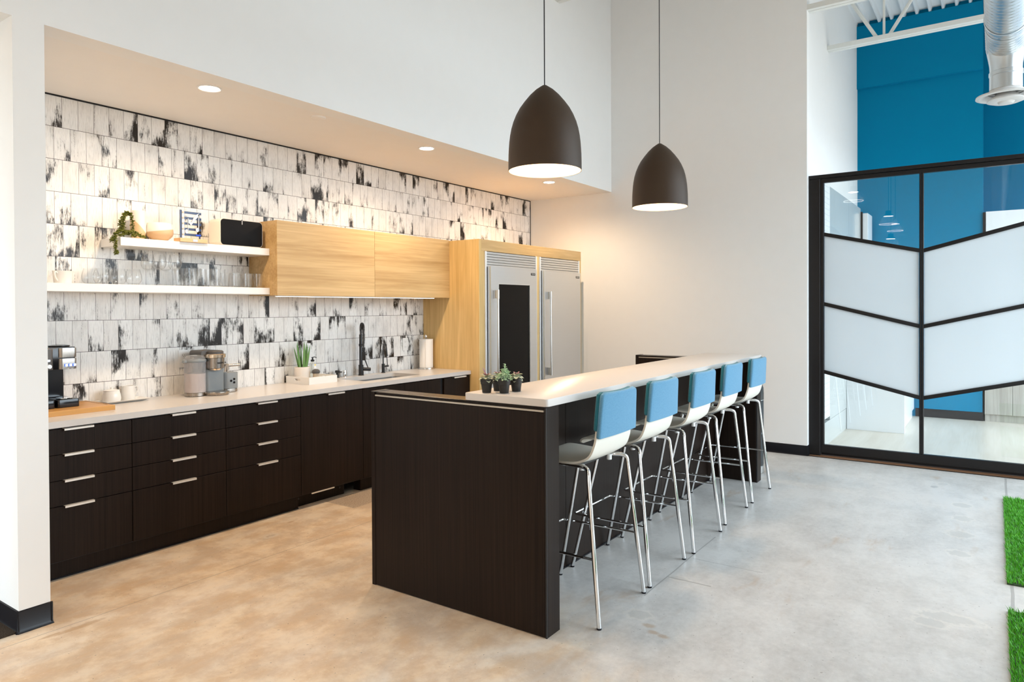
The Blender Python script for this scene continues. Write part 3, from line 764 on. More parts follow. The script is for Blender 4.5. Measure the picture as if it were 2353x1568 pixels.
# ------------------------------------------------------------------ fridge wall
YP_ = -.754; ZP = 2.2434
t = thing('fridge_surround', 'golden oak built in surround framing the two fridges', 'fridge surround', (5.08, -.4, 0))
b = B(); box(b, 4.040, 4.082, YP_, -.001, 0, ZP, .001); obj('side_panel', b, M['oakz'], t)
b = B(); box(b, 4.082, 4.132, YP_+.001, YP_+.03, 0, 2.128, .0008); obj('filler', b, M['oakz'], t)
b = B(); box(b, 4.082, XR-.001, YP_, -.001, 2.128, ZP, .001); obj('header', b, M['oakx'], t)
b = B(); box(b, 5.108, 5.158, YP_+.001, -.1, 0, 2.128, .0008); obj('centre_stile', b, M['oakz'], t)
b = B(); box(b, 6.088, XR-.001, YP_+.001, -.1, 0, 2.128, .0008); obj('end_stile', b, M['oakz'], t)
def fridge(x0, x1, label, glass):
    """x0..x1 = frame; the door stands proud of it"""
    t = thing('refrigerator', label, 'refrigerator', ((x0+x1)/2, -.4, 0))
    b = B(); box(b, x0, x1, -.735, -.06, .06, 2.126); box(b, x0+.02, x1-.02, -.70, -.1, 0, .06); obj('body', b, M['darker'], t)
    b = B()
    for (a, c) in ((x0, x0+.028), (x1-.024, x1)): box(b, a, c, YP_-.006, -.735, .06, 2.126, .001)
    obj('frame_trim', b, M['trimw'], t)
    b = B()
    for k in range(6):
        z = 1.967 + .0265*k
        prism(b, [(YP_-.001, z+.001), (YP_-.003, z+.022), (-.737, z+.027), (-.737, z+.019), (YP_+.004, z+.001)], 'x', x0+.023, x1-.023)
    obj('vent_grille', b, M['steel'], t)
    dx0, dx1 = x0+.036, (x1-.074 if glass else x1-.054); dz0, dz1 = .10, 1.972; yf = -.803
    b = B()
    gx0, gx1, gz0, gz1 = dx0+.132, dx1-.128, .36, 1.805
    if glass:
        box(b, dx0, gx0, yf, -.762, dz0, dz1); box(b, gx1, dx1, yf, -.762, dz0, dz1)
        box(b, gx0, gx1, yf, -.762, gz1, dz1); box(b, gx0, gx1, yf, -.762, dz0, gz0)
    else: box(b, dx0, dx1, yf, -.762, dz0, dz1, .002)
    d = obj('door', b, M['steel'], t)
    b = B(); box(b, dx0+.004, dx1-.004, -.762, -.737, dz0, dz1); obj('gasket', b, M['base'], d)
    if glass:
        b = B(); box(b, gx0, gx1, yf+.012, -.765, gz0, gz1); obj('window', b, M['fridgeglass'], d, 'dark tinted glass window')
        b = B()
        for (a, c, e, f) in ((gx0, gx1, gz1-.012, gz1), (gx0, gx0+.010, gz0, gz1-.012), (gx1-.010, gx1, gz0, gz1-.012)):
            box(b, a, c, yf+.001, yf+.012, e, f)
        obj('window_trim', b, M['satin'], d)
    hx = dx0 + .052; hy = yf - .052
    b = B(); tube(b, [(hx, hy, .795), (hx, hy, 1.712)], .0125, 16)
    for z in (.775, 1.640): tube(b, [(hx, hy, z), (hx, hy, z+.092)], .0155, 16)
    for z in (.775, 1.640): rbox(b, hx-.012, hx+.012, hy, yf, z+.004, z+.088, .003, 'z')
    obj('handle', b, M['steelz'], d)
    b = B(); bx = dx1 - .030
    box(b, bx-.086, bx, yf-.002, yf, 1.905, 1.930); bd = obj('badge', b, M['ink'], d, 'small black badge with silver lettering')
    obj('lettering', text_bm('FRIGIDAIRE', .0135, (bx-.043, yf-.0024, 1.9185), (1, 0, 0), (0, 0, 1), .0004, bold=.0003), M['satin'], bd)
    return t
fridge(4.136, 5.104, 'left built in steel fridge with a dark glass door', True)
fridge(5.162, 6.084, 'right built in steel fridge with a solid door', False)

# ------------------------------------------------------------------ bar island
IX, TI, YK, YB, ZI, XB1 = 1.2392, .1167, -2.1405, -3.2947, 1.0805, 4.8394
t = thing('bar_island', 'espresso bar island with thick end panels and recessed knee wall', 'bar island', (3.04, -2.7, 0))
def end_panel(x0, sgn, nm):
    x1 = x0 + TI
    b = B(); box(b, x0+.006, x1-.0, YB, YK, 0, ZI, .0012)
    e = obj('end_panel', b, M['dark'], t)
    b = B(); box(b, x0+.001, x1, YB+.001, YK-.001, ZI, ZI+.0025, .0008); obj('top_board', b, M['darktop'], e)
    xo = x0
    b = B(); box(b, xo, xo+.006, YB+.010, YK-.030, .004, ZI-.024, .001); obj('face_panel', b, M['dark'], e)
    b = B(); box(b, xo-.001, xo+.006, YK-.028, YK, 0, ZI, .001); obj('edge_band', b, M['dark'], e)
    b = B(); box(b, xo-.003, xo+.006, YB+.012, YK-.034, ZI-.021, ZI-.013); obj('metal_reveal', b, M['reveal'], e, 'pale metal reveal strip')
    b = B(); box(b, xo+.001, xo+.006, YB, YB+.008, 0, ZI-.002); obj('shadow_gap', b, M['darker'], e)
    b = B(); box(b, x0+.002, x0+TI+.004, YB+.05, YK+.004, ZI, ZI+.0035, .001) if False else box(b, x0, x1, YK-.03, YK+.002, ZI+.0026, ZI+.0045); obj('top_cap', b, M['blackmetal'], e)
    return e
end_panel(IX, -1, 'near'); end_panel(XB1-TI, 1, 'far')
b = B(); xs = [IX+TI, 2.07, 2.79, 3.51, 4.12, XB1-TI]
for a, c in zip(xs[:-1], xs[1:]): box(b, a+.0015, c-.0015, -2.911, -2.893, .004, 1.0845, .001)
obj('knee_wall', b, M['dark'], t)
b = B(); box(b, IX+TI, XB1-TI, -2.893, -2.80, 0, 1.0845); box(b, IX+TI, XB1-TI, -2.80, -2.20, .10, .88); obj('body', b, M['darker'], t)
b = B(); box(b, IX+TI, XB1-TI, -2.80, -2.17, .88, .912); obj('lower_worktop', b, M['quartz'], t)
b = B(); box(b, IX+TI, XB1-TI, -2.917, -2.911, 0, .008); obj('seal_strip', b, M['base'], t)
b = B(); rbox(b, IX-.003, XB1, -3.3035, -2.8104, 1.0850, 1.1203, .016, 'z', 6, .003)
tag(obj('bar_counter', b, M['quartz']), 'long white quartz bar top on the island', 'bar top')

# ------------------------------------------------------------------ bar stools
def sweep_shell(bm, prof, half, th, nx=8, curve=lambda s: 0.0):
    """sheet following prof (t,z), half width half(s), given thickness; s runs 0..1"""
    n = len(prof); P = [Vector((0, p[0], p[1])) for p in prof]; grid = []
    for i in range(n):
        a = P[max(i-1, 0)]; c = P[min(i+1, n-1)]; tg = (c-a).normalized(); nr = Vector((0, -tg.z, tg.y))
        s = i/(n-1); w = half(s); rows = []
        for side in (1, -1):
            row = []
            for k in range(nx+1):
                u = -1 + 2*k/nx
                row.append(bm.verts.new(P[i] + Vector((u*w, 0, 0)) + nr*(side*th/2 + curve(s)*(u*u))))
            rows.append(row)
        grid.append(rows)
    for i in range(n-1):
        for k in range(nx):
            bm.faces.new((grid[i][0][k], grid[i][0][k+1], grid[i+1][0][k+1], grid[i+1][0][k]))
            bm.faces.new((grid[i][1][k], grid[i+1][1][k], grid[i+1][1][k+1], grid[i][1][k+1]))
        for k, q in ((0, 0), (nx, nx)):
            bm.faces.new((grid[i][0][k], grid[i+1][0][k], grid[i+1][1][k], grid[i][1][k]))
    for i in (0, n-1):
        for k in range(nx): bm.faces.new((grid[i][0][k], grid[i][0][k+1], grid[i][1][k+1], grid[i][1][k]))
    return bm
def stool():
    t = thing('bar_stool', 'x', 'bar stool', (0, 0, 0), group='blue backed bar stools')
    prof = smoothpath([(0, -.236, 1.118), (0, -.226, 1.02), (0, -.216, .92), (0, -.205, .865), (0, -.175, .805), (0, -.115, .772), (0, -.03, .762), (0, .06, .768), (0, .14, .774), (0, .190, .770), (0, .214, .752), (0, .216, .735)], 5)
    prof = [(p.y, p.z) for p in prof]
    def half(s):
        if s < .05: return .165 + .02*math.sqrt(max(0, s/.05))
        if s > .9: return .198 - .03*((s-.9)/.1)**2
        return .186 + .016*min(1, (s-.05)/.3)
    b = B(); sweep_shell(b, prof, half, .011, 10, lambda s: .018*max(0, 1-s*1.4)); sh = obj('seat_shell', b, M['shell'], t)
    # slip-on cover: thick padded sleeve over the top of the back
    def cover(off, zlow, grow, th, mat, label):
        pr = [p for p in prof if p[1] > zlow]
        last = pr[-1]; nxt = prof[len(pr)]; f = (last[1]-zlow)/(last[1]-nxt[1]); pr.append((last[0]+(nxt[0]-last[0])*f, zlow))
        pr = [(pr[0][0]-.0012, pr[0][1]+.009)] + pr
        pr = [(y+off, z) for y, z in pr]
        bm = B(); n = len(pr)
        sweep_shell(bm, pr, lambda s: half(s*.42)+grow - .010*max(0, 1-s*12), th, 10, lambda s: .018*max(0, 1-s*.6))
        bmesh.ops.recalc_face_normals(bm, faces=bm.faces[:])
        es = [e for e in bm.edges if len(e.link_faces) == 2 and e.calc_face_angle(0) > 1.0]
        bmesh.ops.bevel(bm, geom=es, offset=th*.42, segments=3, profile=.5, affect='EDGES')
        return obj('back_cover' if label is None else 'front_flap', bm, mat, t, label)
    cover(-.014, .902, .006, .024, M['bluefab'], None)
    cover(.008, .938, .003, .024, M['tealfab'], 'deep teal padded front of the cover')
    R = .0115
    foot = {}
    for s in (-1, 1):
        fr, ft = (s*.258, -.25), (s*.229, .256)
        path = [(fr[0], fr[1], .006)] + [(s*.258 - s*.038*k/6, -.25 + .075*k/6, .006 + .696*k/6) for k in range(1, 7)]
        path += [(s*.214, -.170, .738), (s*.200, -.150, .752), (s*.182, -.120, .7545), (s*.176, -.09, .7545), (s*.174, .02, .7545), (s*.174, .10, .756)]
        lo = path[:7]; hi = smoothpath(path[6:], 4)
        b = B(); tube(b, lo + hi[1:], R, 12); lg = obj('leg', b, M['chrome'], t)
        b = B(); lathe(b, [(R*1.0, 0), (R*1.08, .002), (R*1.08, .008), (R, .009)], (fr[0], fr[1], 0), 12); obj('glide', b, M['base'], lg)
        b = B(); tube(b, [(ft[0], ft[1], .006), (s*.176, .092, .752)], R*.93, 12); lg = obj('leg', b, M['chrome'], t)
        b = B(); lathe(b, [(R, 0), (R*1.03, .002), (R*1.03, .008), (R*.95, .009)], (ft[0], ft[1], 0), 12); obj('glide', b, M['base'], lg)
        b = B(); cyl(b, (s*.150, -.10, .728), (s*.150, -.10, .756), .014, seg=14); obj('bumper', b, M['white'], t)
    b = B(); zf = .325
    cr = [(-.245, -.216, zf), (-.240, .19, zf), (-.236, .226, zf), (-.224, .240, zf), (.224, .240, zf), (.236, .226, zf), (.240, .19, zf), (.245, -.216, zf)]
    tube(b, cr, .0065, 10); obj('footrest', b, M['chrome'], t)
    b = B(); box(b, -.17, .17, -.09, -.065, .746, .757); box(b, -.17, .17, .075, .10, .746, .758); obj('cross_bar', b, M['blackmetal'], t)
    return t
st = stool()
labels = ['blue backed bar stool nearest the near end panel', 'blue backed bar stool, second from the near end panel', 'blue backed bar stool in the middle of the row of five',
          'blue backed bar stool, second from the far end panel', 'blue backed bar stool furthest away, beside the grey bin']
for k, (x, dy, rz) in enumerate(((1.720, 0, 0), (2.324, .004, .0), (2.970, -.008, 0), (3.650, .012, 0), (4.318, .012, 0))):
    if k == 0: o = st; o.location = (x, -3.20+dy, 0); o['label'] = labels[0]
    else: dup(st, (x, -3.20+dy, 0), rz, labels[k])

# ------------------------------------------------------------------ pendants
def pendant(x, y, zrim, ztip, label):
    t = thing('pendant_light', label, 'pendant light', (x, y, zrim), group='dark dome pendants')
    H = ztip - zrim; R = .193
    pr = [(1.0, 0), (.999, .10), (.995, .19), (.985, .262), (.972, .335), (.950, .41), (.914, .49), (.860, .57), (.785, .648), (.687, .725), (.555, .803), (.405, .88), (.245, .945), (.11, .985), (.07, .996), (.055, 1.0), (0, 1.003)]
    b = B(); lathe(b, [(R*r, zrim+H*z) for r, z in pr], (x, y, 0), 56, cap=False); obj('shade', b, M['pend'], t)
    b = B(); lathe(b, [(R, zrim), (R-.002, zrim+.0003)] + [((R-.004)*r, zrim+.001+(H-.02)*z) for r, z in pr[:-3]], (x, y, 0), 56, cap=False); obj('shade_lining', b, M['pendin'], t, 'cream inside of the shade')
    b = B(); lathe(b, [(.012, ztip-.14), (.022, ztip-.16), (.030, ztip-.19), (.026, ztip-.215), (.0, ztip-.23)], (x, y, 0), 20); bl = obj('bulb', b, M['bulb'], t)
    b = B(); lathe(b, [(.016, ztip-.06), (.016, ztip-.14)], (x, y, 0), 16); obj('lamp_holder', b, M['blackmetal'], t)
    b = B(); tube(b, [(x, y, ztip), (x, y, 5.58)], .0032, 8); obj('cord', b, M['blackmetal'], t)
    b = B(); lathe(b, [(.06, 5.60), (.06, 5.575), (.01, 5.565)], (x, y, 0), 24); obj('canopy', b, M['pend'], t)
    L = bpy.data.lights.new('pendant_lamp', 'POINT'); L.energy = 11; L.color = (1, .70, .42); L.shadow_soft_size = .035
    lo = bpy.data.objects.new('pendant_lamp', L); COL.objects.link(lo); lo.parent = t; lo.location = (0, 0, H*.42)
pendant(1.614, -3.06, 2.266, 2.717, 'dark dome pendant over the near end of the bar, the larger looking one')
pendant(3.140, -3.06, 2.253, 2.703, 'dark dome pendant over the middle of the bar, in front of the right wall')

# ------------------------------------------------------------------ bin
t = thing('step_bin', 'round dark grey step bin past the far end of the bar', 'waste bin', (5.13, -3.085, 0))
bc = (5.13, -3.085, 0)
b = B(); lathe(b, [(.150, .07), (.152, .08), (.152, .672), (.150, .676)], bc, 40); obj('body', b, M['can'], t)
b = B(); lathe(b, [(.149, 0), (.155, .004), (.155, .066), (.150, .07)], bc, 40); obj('base_ring', b, M['steelz'], t, 'bright steel base ring')
b = B(); lathe(b, [(.153, .678), (.1535, .682), (.1535, .74), (.150, .79), (.138, .825), (.105, .852), (.05, .866), (0, .868)], bc, 40, cap=False); obj('lid', b, M['can'], t)
b = B(); lathe(b, [(.150, .676), (.154, .677), (.154, .681), (.150, .682)], bc, 40, cap=False); obj('rim', b, M['satin'], t)

# ------------------------------------------------------------------ turf mats
def turf(x0, x1, y0, y1, label):
    t = thing('turf_mat', label, 'turf mat', ((x0+x1)/2, (y0+y1)/2, 0), group='green turf mats')
    b = B(); box(b, x0, x1, y0, y1, 0, .008); obj('backing', b, M['backing'], t)
    rnd = random.Random(int(x0*100)); vs = []; fs = []; ox, oy = t.location.x, t.location.y
    ymin = y0; n = int((x1-x0)*(y1-ymin)*24000)
    for k in range(n):
        x = rnd.uniform(x0, x1); y = rnd.uniform(ymin, y1); a = rnd.uniform(0, 2*PI); h = rnd.uniform(.020, .036); w = rnd.uniform(.0011, .0019)
        lean = rnd.uniform(.002, .016); l = rnd.gauss(.9, 1.1); dx, dy = math.cos(a)*w, math.sin(a)*w; lx, ly = math.cos(l)*lean, math.sin(l)*lean
        i = len(vs); x -= ox; y -= oy
        vs += [(x-dx, y-dy, .006), (x+dx, y+dy, .006), (x+dx*.8+lx*.45, y+dy*.8+ly*.45, h*.6), (x-dx*.8+lx*.45, y-dy*.8+ly*.45, h*.6), (x+lx*1.3, y+ly*1.3, h)]
        fs += [(i, i+1, i+2, i+3), (i+3, i+2, i+4)]
    me = bpy.data.meshes.new('grass'); me.from_pydata(vs, [], fs); me.materials.append(M['grass'])
    o = bpy.data.objects.new('grass', me); COL.objects.link(o); o.parent = t; o['kind'] = 'stuff'
turf(3.215, 5.30, -5.96, -5.062, 'green artificial turf mat nearer the glass partition')
turf(.70, 2.802, -5.96, -5.062, 'green artificial turf mat nearer the camera, bottom right corner')
CAMV = (0.961197, -0.009305, -0.004912, 1593.937, -2.242, -61.239)
CAMP = (-1.49286, -5.00716, 1.54681)
EXPO = 0.75
# ------------------------------------------------------------------ wall sockets
ZC = .914
for (x, lab, vis) in ((1.366, 'white double socket behind the grey coffee machine', 1), (2.511, 'white double socket behind the aloe', 1), (3.759, 'white double socket near the oak tall panel', 1)):
    t = thing('wall_socket', lab, 'wall socket', (x, 0, 1.177), group='white wall sockets')
    b = B(); rbox(b, x-.037, x+.037, -.007, -.0005, 1.112, 1.242, .004, 'y', 3, .001); obj('cover_plate', b, M['white'], t)
    for z in (1.204, 1.150):
        b = B(); rbox(b, x-.017, x+.017, -.009, -.006, z-.014, z+.014, .010, 'y', 4); oo = obj('outlet', b, M['white'], t)
        b = B(); box(b, x-.008, x-.006, -.0094, -.0085, z-.004, z+.006); box(b, x+.006, x+.008, -.0094, -.0085, z-.003, z+.005); cyl(b, (x, -.0094, z-.009), (x, -.0085, z-.009), .0022, seg=10)
        obj('slots', b, M['ink'], oo)

# ------------------------------------------------------------------ worktop things, left to right
t = thing('cutting_board', 'honey coloured wooden cutting board under the black coffee maker', 'cutting board', (.35, -.24, ZC))
b = B(); box(b, .05, .672, -.430, -.035, ZC, .944, .0015); obj('board', b, M['board'], t)
b = B()
box(b, .648, .653, -.375, -.06, .9438, .9446); box(b, .05, .653, -.062, -.058, .9438, .9446)
obj('juice_groove', b, M['ink'], t)
t = thing('coffee_maker', 'black and steel drip coffee maker on the cutting board', 'coffee maker', (.34, -.20, .944))
z0 = .9445
b = B(); rbox(b, .395, .520, -.300, -.07, z0, z0+.050, .012, 'z', 4, .003); rbox(b, .16, .382, -.300, -.07, z0, z0+.050, .012, 'z', 4, .003); box(b, .20, .50, -.16, -.075, z0, z0+.04); obj('base', b, M['plast'], t)
b = B(); rbox(b, .19, .487, -.165, -.075, z0+.04, 1.20, .01, 'z', 4); obj('tower', b, M['plast'], t)
b = B(); rbox(b, .150, .505, -.285, -.075, 1.180, 1.318, .012, 'z', 4, .003); obj('head', b, M['plast'], t)
b = B(); lathe(b, [(.055, 1.318), (.060, 1.322), (.060, 1.326), (.040, 1.330), (0, 1.330)], (.445, -.20, 0), 28); obj('lid', b, M['plast'], t)
b = B(); rbox(b, .406, .509, -.300, -.20, 1.182, 1.247, .02, 'z', 5, .001); rbox(b, .406, .509, -.300, -.20, 1.254, 1.312, .02, 'z', 5, .001); fp = obj('front_panel', b, M['bronze'], t, 'brushed steel front panel')
for k in range(3):
    x = .444 + k*.0235
    b = B(); rbox(b, x-.009, x+.006, -.3035, -.299, 1.198, 1.215, .003, 'y', 3); kb = obj('button', b, M['keyblue'], fp)
    b = B(); rbox(b, x-.006, x+.006, -.3042, -.3030, 1.199, 1.212, .002, 'y', 3); obj('icon', b, M['keys'], kb) if False else b.free()
    b = B(); rbox(b, x-.0055, x+.0075, -.3042, -.3030, 1.1995, 1.213, .002, 'y', 3); obj('button_face', b, M['keys'], fp)
b = B()
for x in (.455, .478): box(b, x-.006, x+.006, -.3022, -.2995, 1.1835, 1.1855)
obj('key_legend', b, M['inkwhite'], fp)
b = B(); rbox(b, .155, .380, -.294, -.20, 1.182, 1.308, .02, 'z', 5, .001); fp = obj('front_panel', b, M['greydark'], t, 'dark grey control panel')
b = B(); lathe(b, [(.014, 0), (.014, .008), (.011, .012), (0, .012)], M=Matrix.Translation((.352, -.294, 1.203)) @ Matrix.Rotation(PI/2, 4, 'X'), seg=20); obj('knob', b, M['satin'], fp)
b = B(); rbox(b, .335, .358, -.2965, -.293, 1.233, 1.245, .003, 'y', 3); obj('display', b, M['keys'], fp)
b = B(); lathe(b, [(.032, z0+.050), (.046, z0+.053), (.046, z0+.056), (0, z0+.056)], (.455, -.24, 0), 28); obj('drip_grille', b, M['chrome'], t)
b = B(); lathe(b, [(.0, z0+.051), (.052, z0+.051), (.066, z0+.085), (.066, z0+.14), (.045, z0+.185), (.044, z0+.20), (0, z0+.20)], (.27, -.232, 0), 28); obj('carafe', b, M['plast'], t)

# serving plate with sugar bowl and creamer
Rz = Matrix.Translation((.885, -.093, 0)) @ Matrix.Rotation(math.radians(1), 4, 'Z')
b = B(); z = ZC
def rect_ring(bm, hx, hy, z): return [bm.verts.new(Rz @ Vector(p)) for p in ((hx, hy, z), (-hx, hy, z), (-hx, -hy, z), (hx, -hy, z))]
lp = [rect_ring(b, .105, .045, z), rect_ring(b, .110, .050, z+.001), rect_ring(b, .150, .078, z+.017), rect_ring(b, .147, .075, z+.0185), rect_ring(b, .112, .052, z+.005)]
b.faces.new(lp[0]); b.faces.new(lp[-1])
for a, c in zip(lp[:-1], lp[1:]):
    for k in range(4): b.faces.new((a[k], a[(k+1) % 4], c[(k+1) % 4], c[k]))
tag(obj('serving_plate', b, M['porcelain']), 'oblong white plate under the sugar bowl and creamer', 'plate')
zp = ZC + .0052
t = thing('sugar_bowl', 'white lidded sugar bowl with knob on the oblong plate', 'sugar bowl', (.812, -.085, zp))
c = (.812, -.085, 0)
b = B(); lathe(b, [(.046, zp), (.053, zp+.004), (.0575, zp+.022), (.0555, zp+.045), (.049, zp+.075), (.047, zp+.078), (.044, zp+.078)], c, 36); obj('bowl', b, M['porcelain'], t)
b = B(); lathe(b, [(.049, zp+.0785), (.049, zp+.082), (.030, zp+.087), (.010, zp+.089), (.0075, zp+.093), (.0095, zp+.098), (.0085, zp+.101), (0, zp+.102)], c, 36); obj('lid', b, M['porcelain'], t)
t = thing('creamer', 'white creamer jug with loop handle on the oblong plate', 'creamer', (.925, -.075, zp))
c = (.925, -.075, 0)
b = B(); lathe(b, [(0, zp), (.041, zp), (.043, zp+.004), (.0425, zp+.05), (.039, zp+.101), (.0375, zp+.102), (.036, zp+.100), (.038, zp+.05), (.037, zp+.008), (0, zp+.008)], c, 36, cap=False); obj('jug', b, M['porcelain'], t)
b = B(); tube(b, smoothpath([(.963, -.078, zp+.088), (.980, -.08, zp+.094), (.990, -.081, zp+.082), (.986, -.08, zp+.058), (.972, -.079, zp+.036), (.964, -.078, zp+.028)], 5), .0038, 8); obj('handle', b, M['porcelain'], t)

# pod coffee machine with water tank and milk frother
t = thing('pod_coffee_machine', 'grey pod coffee machine with clear tank and milk frother', 'coffee machine', (1.47, -.22, ZC))
z = ZC
b = B(); rbox(b, 1.412, 1.560, -.235, -.05, z+.004, 1.10, .02, 'z', 5); rbox(b, 1.412, 1.560, -.225, -.05, 1.09, 1.205, .02, 'z', 5); obj('body', b, M['greyplast'], t)
b = B(); rbox(b, 1.555, 1.690, -.235, -.06, z+.028, 1.064, .045, 'z', 8, .003); ft = obj('frother_base', b, M['greyplast'], t)
b = B(); rbox(b, 1.555, 1.688, -.233, -.062, z+.003, z+.026, .045, 'z', 8, .003); obj('foot', b, M['bronze'], ft)
b = B()
for (x, zz) in ((1.612, 1.002), (1.638, 1.014), (1.638, .988)): cyl(b, (x, -.2385, zz), (x, -.234, zz), .0085, seg=16)
obj('buttons', b, M['plast'], ft)
c = (1.475, -.245, 0)
b = B(); lathe(b, [(.078, z), (.084, z+.003), (.090, z+.020), (.088, z+.026), (.080, z+.027), (0, z+.027)], (1.468, -.272, 0), 36); obj('drip_tray', b, M['bronze'], t)
b = B(); lathe(b, [(.058, 1.108), (.063, 1.112), (.066, 1.186), (.060, 1.188)], c, 36); rbox(b, 1.415, 1.53, -.24, -.06, 1.12, 1.186, .02, 'z', 4); hd = obj('brew_head', b, M['bronze'], t)
lab = text_bm('KEURIG', .0165, (0, 0, 0), (1, 0, 0), (0, 0, 1), .0004, bold=.0006)
for v in lab.verts:      # wrap the lettering round the head
    a = (v.co.x + .002)/.0655 + math.radians(-84); rr = .0663 - v.co.y*0 + .0003
    zz = 1.150 + v.co.z; v.co = Vector((c[0] + rr*math.cos(a), c[1] + rr*math.sin(a), zz))
obj('lettering', lab, M['ink'], hd, smooth=False)
b = B(); lathe(b, [(.040, 1.096), (.048, 1.108), (0, 1.108)], c, 28); obj('nozzle', b, M['champ'], hd)
b = B(); lathe(b, [(.068, 1.187), (.076, 1.190), (.077, 1.212), (.072, 1.217), (.060, 1.217)], c, 40); obj('rim_handle', b, M['champ'], t, 'champagne coloured rim')
b = B(); lathe(b, [(.060, 1.216), (.060, 1.232), (.052, 1.240), (.02, 1.244), (0, 1.244)], c, 36); rbox(b, 1.372, 1.52, -.235, -.08, 1.19, 1.243, .02, 'y', 5); obj('top_cover', b, M['greydark'], t)
c = (1.342, -.205, 0)
b = B(); lathe(b, [(.066, z), (.074, z+.004), (.0745, z+.026), (.070, z+.028)], c, 36); tk = obj('tank_base', b, M['bronze'], t)
b = B(); lathe(b, [(.0735, z+.028), (.0735, 1.162), (.0725, 1.162), (.0725, z+.028)], c, 40, cap=False); obj('tank', b, M['tank'], t)
b = B(); lathe(b, [(0, z+.029), (.071, z+.029), (.071, z+.165), (0, z+.165)], c, 36, cap=False); obj('water', b, M['water'], t)
b = B(); lathe(b, [(.0745, 1.162), (.077, 1.166), (.077, 1.178), (.0745, 1.182), (.068, 1.182)], c, 40); box(b, 1.247, 1.285, -.225, -.19, 1.160, 1.182, .004); obj('tank_collar', b, M['greyplast'], t)
b = B(); lathe(b, [(.070, 1.182), (.069, 1.196), (.060, 1.208), (.030, 1.214), (0, 1.215)], c, 36, cap=False); obj('tank_lid', b, M['tank'], t)
c = (1.602, -.150, 0)
b = B(); lathe(b, [(.034, 1.0645), (.0395, 1.067), (.0395, 1.126), (.036, 1.130), (0, 1.130)], c, 32); obj('frother_jug', b, M['chrome'], t)
b = B(); cyl(b, (1.642, -.15, 1.113), (1.742, -.15, 1.113), .0105, seg=14); box(b, 1.634, 1.650, -.158, -.142, 1.08, 1.12, .002); obj('jug_handle', b, M['bronze'], t)

# white tray and the things on it
TX0, TX1, TY0, TY1 = 2.266, 2.566, -.333, -.03
t = thing('serving_tray', 'white wooden tray with slot handle carrying aloe, soap and scrubber', 'tray', ((TX0+TX1)/2, (TY0+TY1)/2, ZC))
b = B(); box(b, TX0+.008, TX1-.008, TY0+.008, TY1-.008, ZC, ZC+.008); obj('base', b, M['trayw'], t)
b = B(); box(b, TX0, TX1, TY0, TY0+.009, ZC, .974, .001); obj('long_side', b, M['trayw'], t)
b = B(); box(b, TX0, TX1, TY1-.009, TY1, ZC, .974, .001); obj('long_side', b, M['trayw'], t)
def slotside(x):
    bm = B(); ym = (TY0+TY1)/2; hw, hr, zs = .038, .0095, .950
    pts_o = [(TY0+.009, ZC), (TY1-.009, ZC), (TY1-.009, .974), (TY0+.009, .974)]
    box(bm, x, x+.009, TY0+.009, TY1-.009, ZC, zs-hr); box(bm, x, x+.009, TY0+.009, TY1-.009, zs+hr, .974)
    for s in (-1, 1):
        e = TY0+.009 if s < 0 else TY1-.009
        arc = [(ym + s*(hw-hr + hr*math.cos(a)), zs + hr*math.sin(a)) for a in [math.radians(-90+22.5*k) for k in range(9)]]
        poly = arc + [(e, zs+hr), (e, zs-hr)]
        prism(bm, poly, 'x', x, x+.009)
    return bm
obj('handle_side', slotside(TX0), M['trayw'], t); obj('handle_side', slotside(TX1-.009), M['trayw'], t)
zt = ZC + .0085
t = thing('aloe_plant', 'spiky green aloe in a blush pot on the white tray', 'potted plant', (2.352, -.135, zt))
c = (2.352, -.135, 0)
b = B(); lathe(b, [(0, zt), (.063, zt), (.0655, zt+.004), (.0655, 1.050), (.063, 1.052), (.060, 1.050), (.060, 1.035)], c, 40, cap=False); obj('pot', b, M['potw'], t)
b = B(); lathe(b, [(.060, 1.040), (0, 1.044)], c, 28, cap=False); obj('soil', b, M['soil'], t)
for (dx, dy, lx, ly, L, W) in ((-.028, -.01, -.17, .02, .215, .013), (-.020, .015, -.25, .1, .19, .012), (-.008, .01, -.10, .08, .235, .013), (.0, -.02, -.01, -.06, .232, .017), (.006, .02, .06, .10, .20, .012), (.020, -.012, .14, -.04, .205, .014), (.024, .010, .22, .06, .225, .014), (.034, -.004, .26, -.02, .20, .016), (.014, -.026, .19, -.12, .165, .015)):
    b = B(); base = Vector((2.352+dx, -.135+dy, 1.040)); n = 8; d0 = Vector((lx, ly, 1)).normalized(); secs = []
    side = d0.cross(Vector((0, -1, 0))).normalized(); nr = side.cross(d0)
    for i in range(n+1):
        s = i/n; w = W*(1-s)**.7*(.85+.4*s) + .0006; p = base + d0*L*s + Vector((-lx, -ly, 0))*.10*L*s*s
        secs.append([b.verts.new(p + side*w*q + nr*h*w) for q, h in ((-1, .35), (0, -.25), (1, .35), (.55, .62), (0, .5), (-.55, .62))])
    for a, e in zip(secs[:-1], secs[1:]):
        for k in range(6): b.faces.new((a[k], a[(k+1) % 6], e[(k+1) % 6], e[k]))
    b.faces.new(secs[0]); b.faces.new(secs[-1]); obj('leaf', b, M['aloe'], t)
t = thing('soap_dispenser', 'clear soap bottle with black pump on the white tray', 'soap bottle', (2.492, -.10, zt))
c = (2.492, -.10, 0)
b = B(); lathe(b, [(0, zt), (.026, zt), (.029, zt+.005), (.029, 1.060), (.025, 1.072), (.013, 1.080), (.012, 1.088), (0, 1.088)], c, 28, sy=.75, cap=False); obj('bottle', b, M['soap'], t)
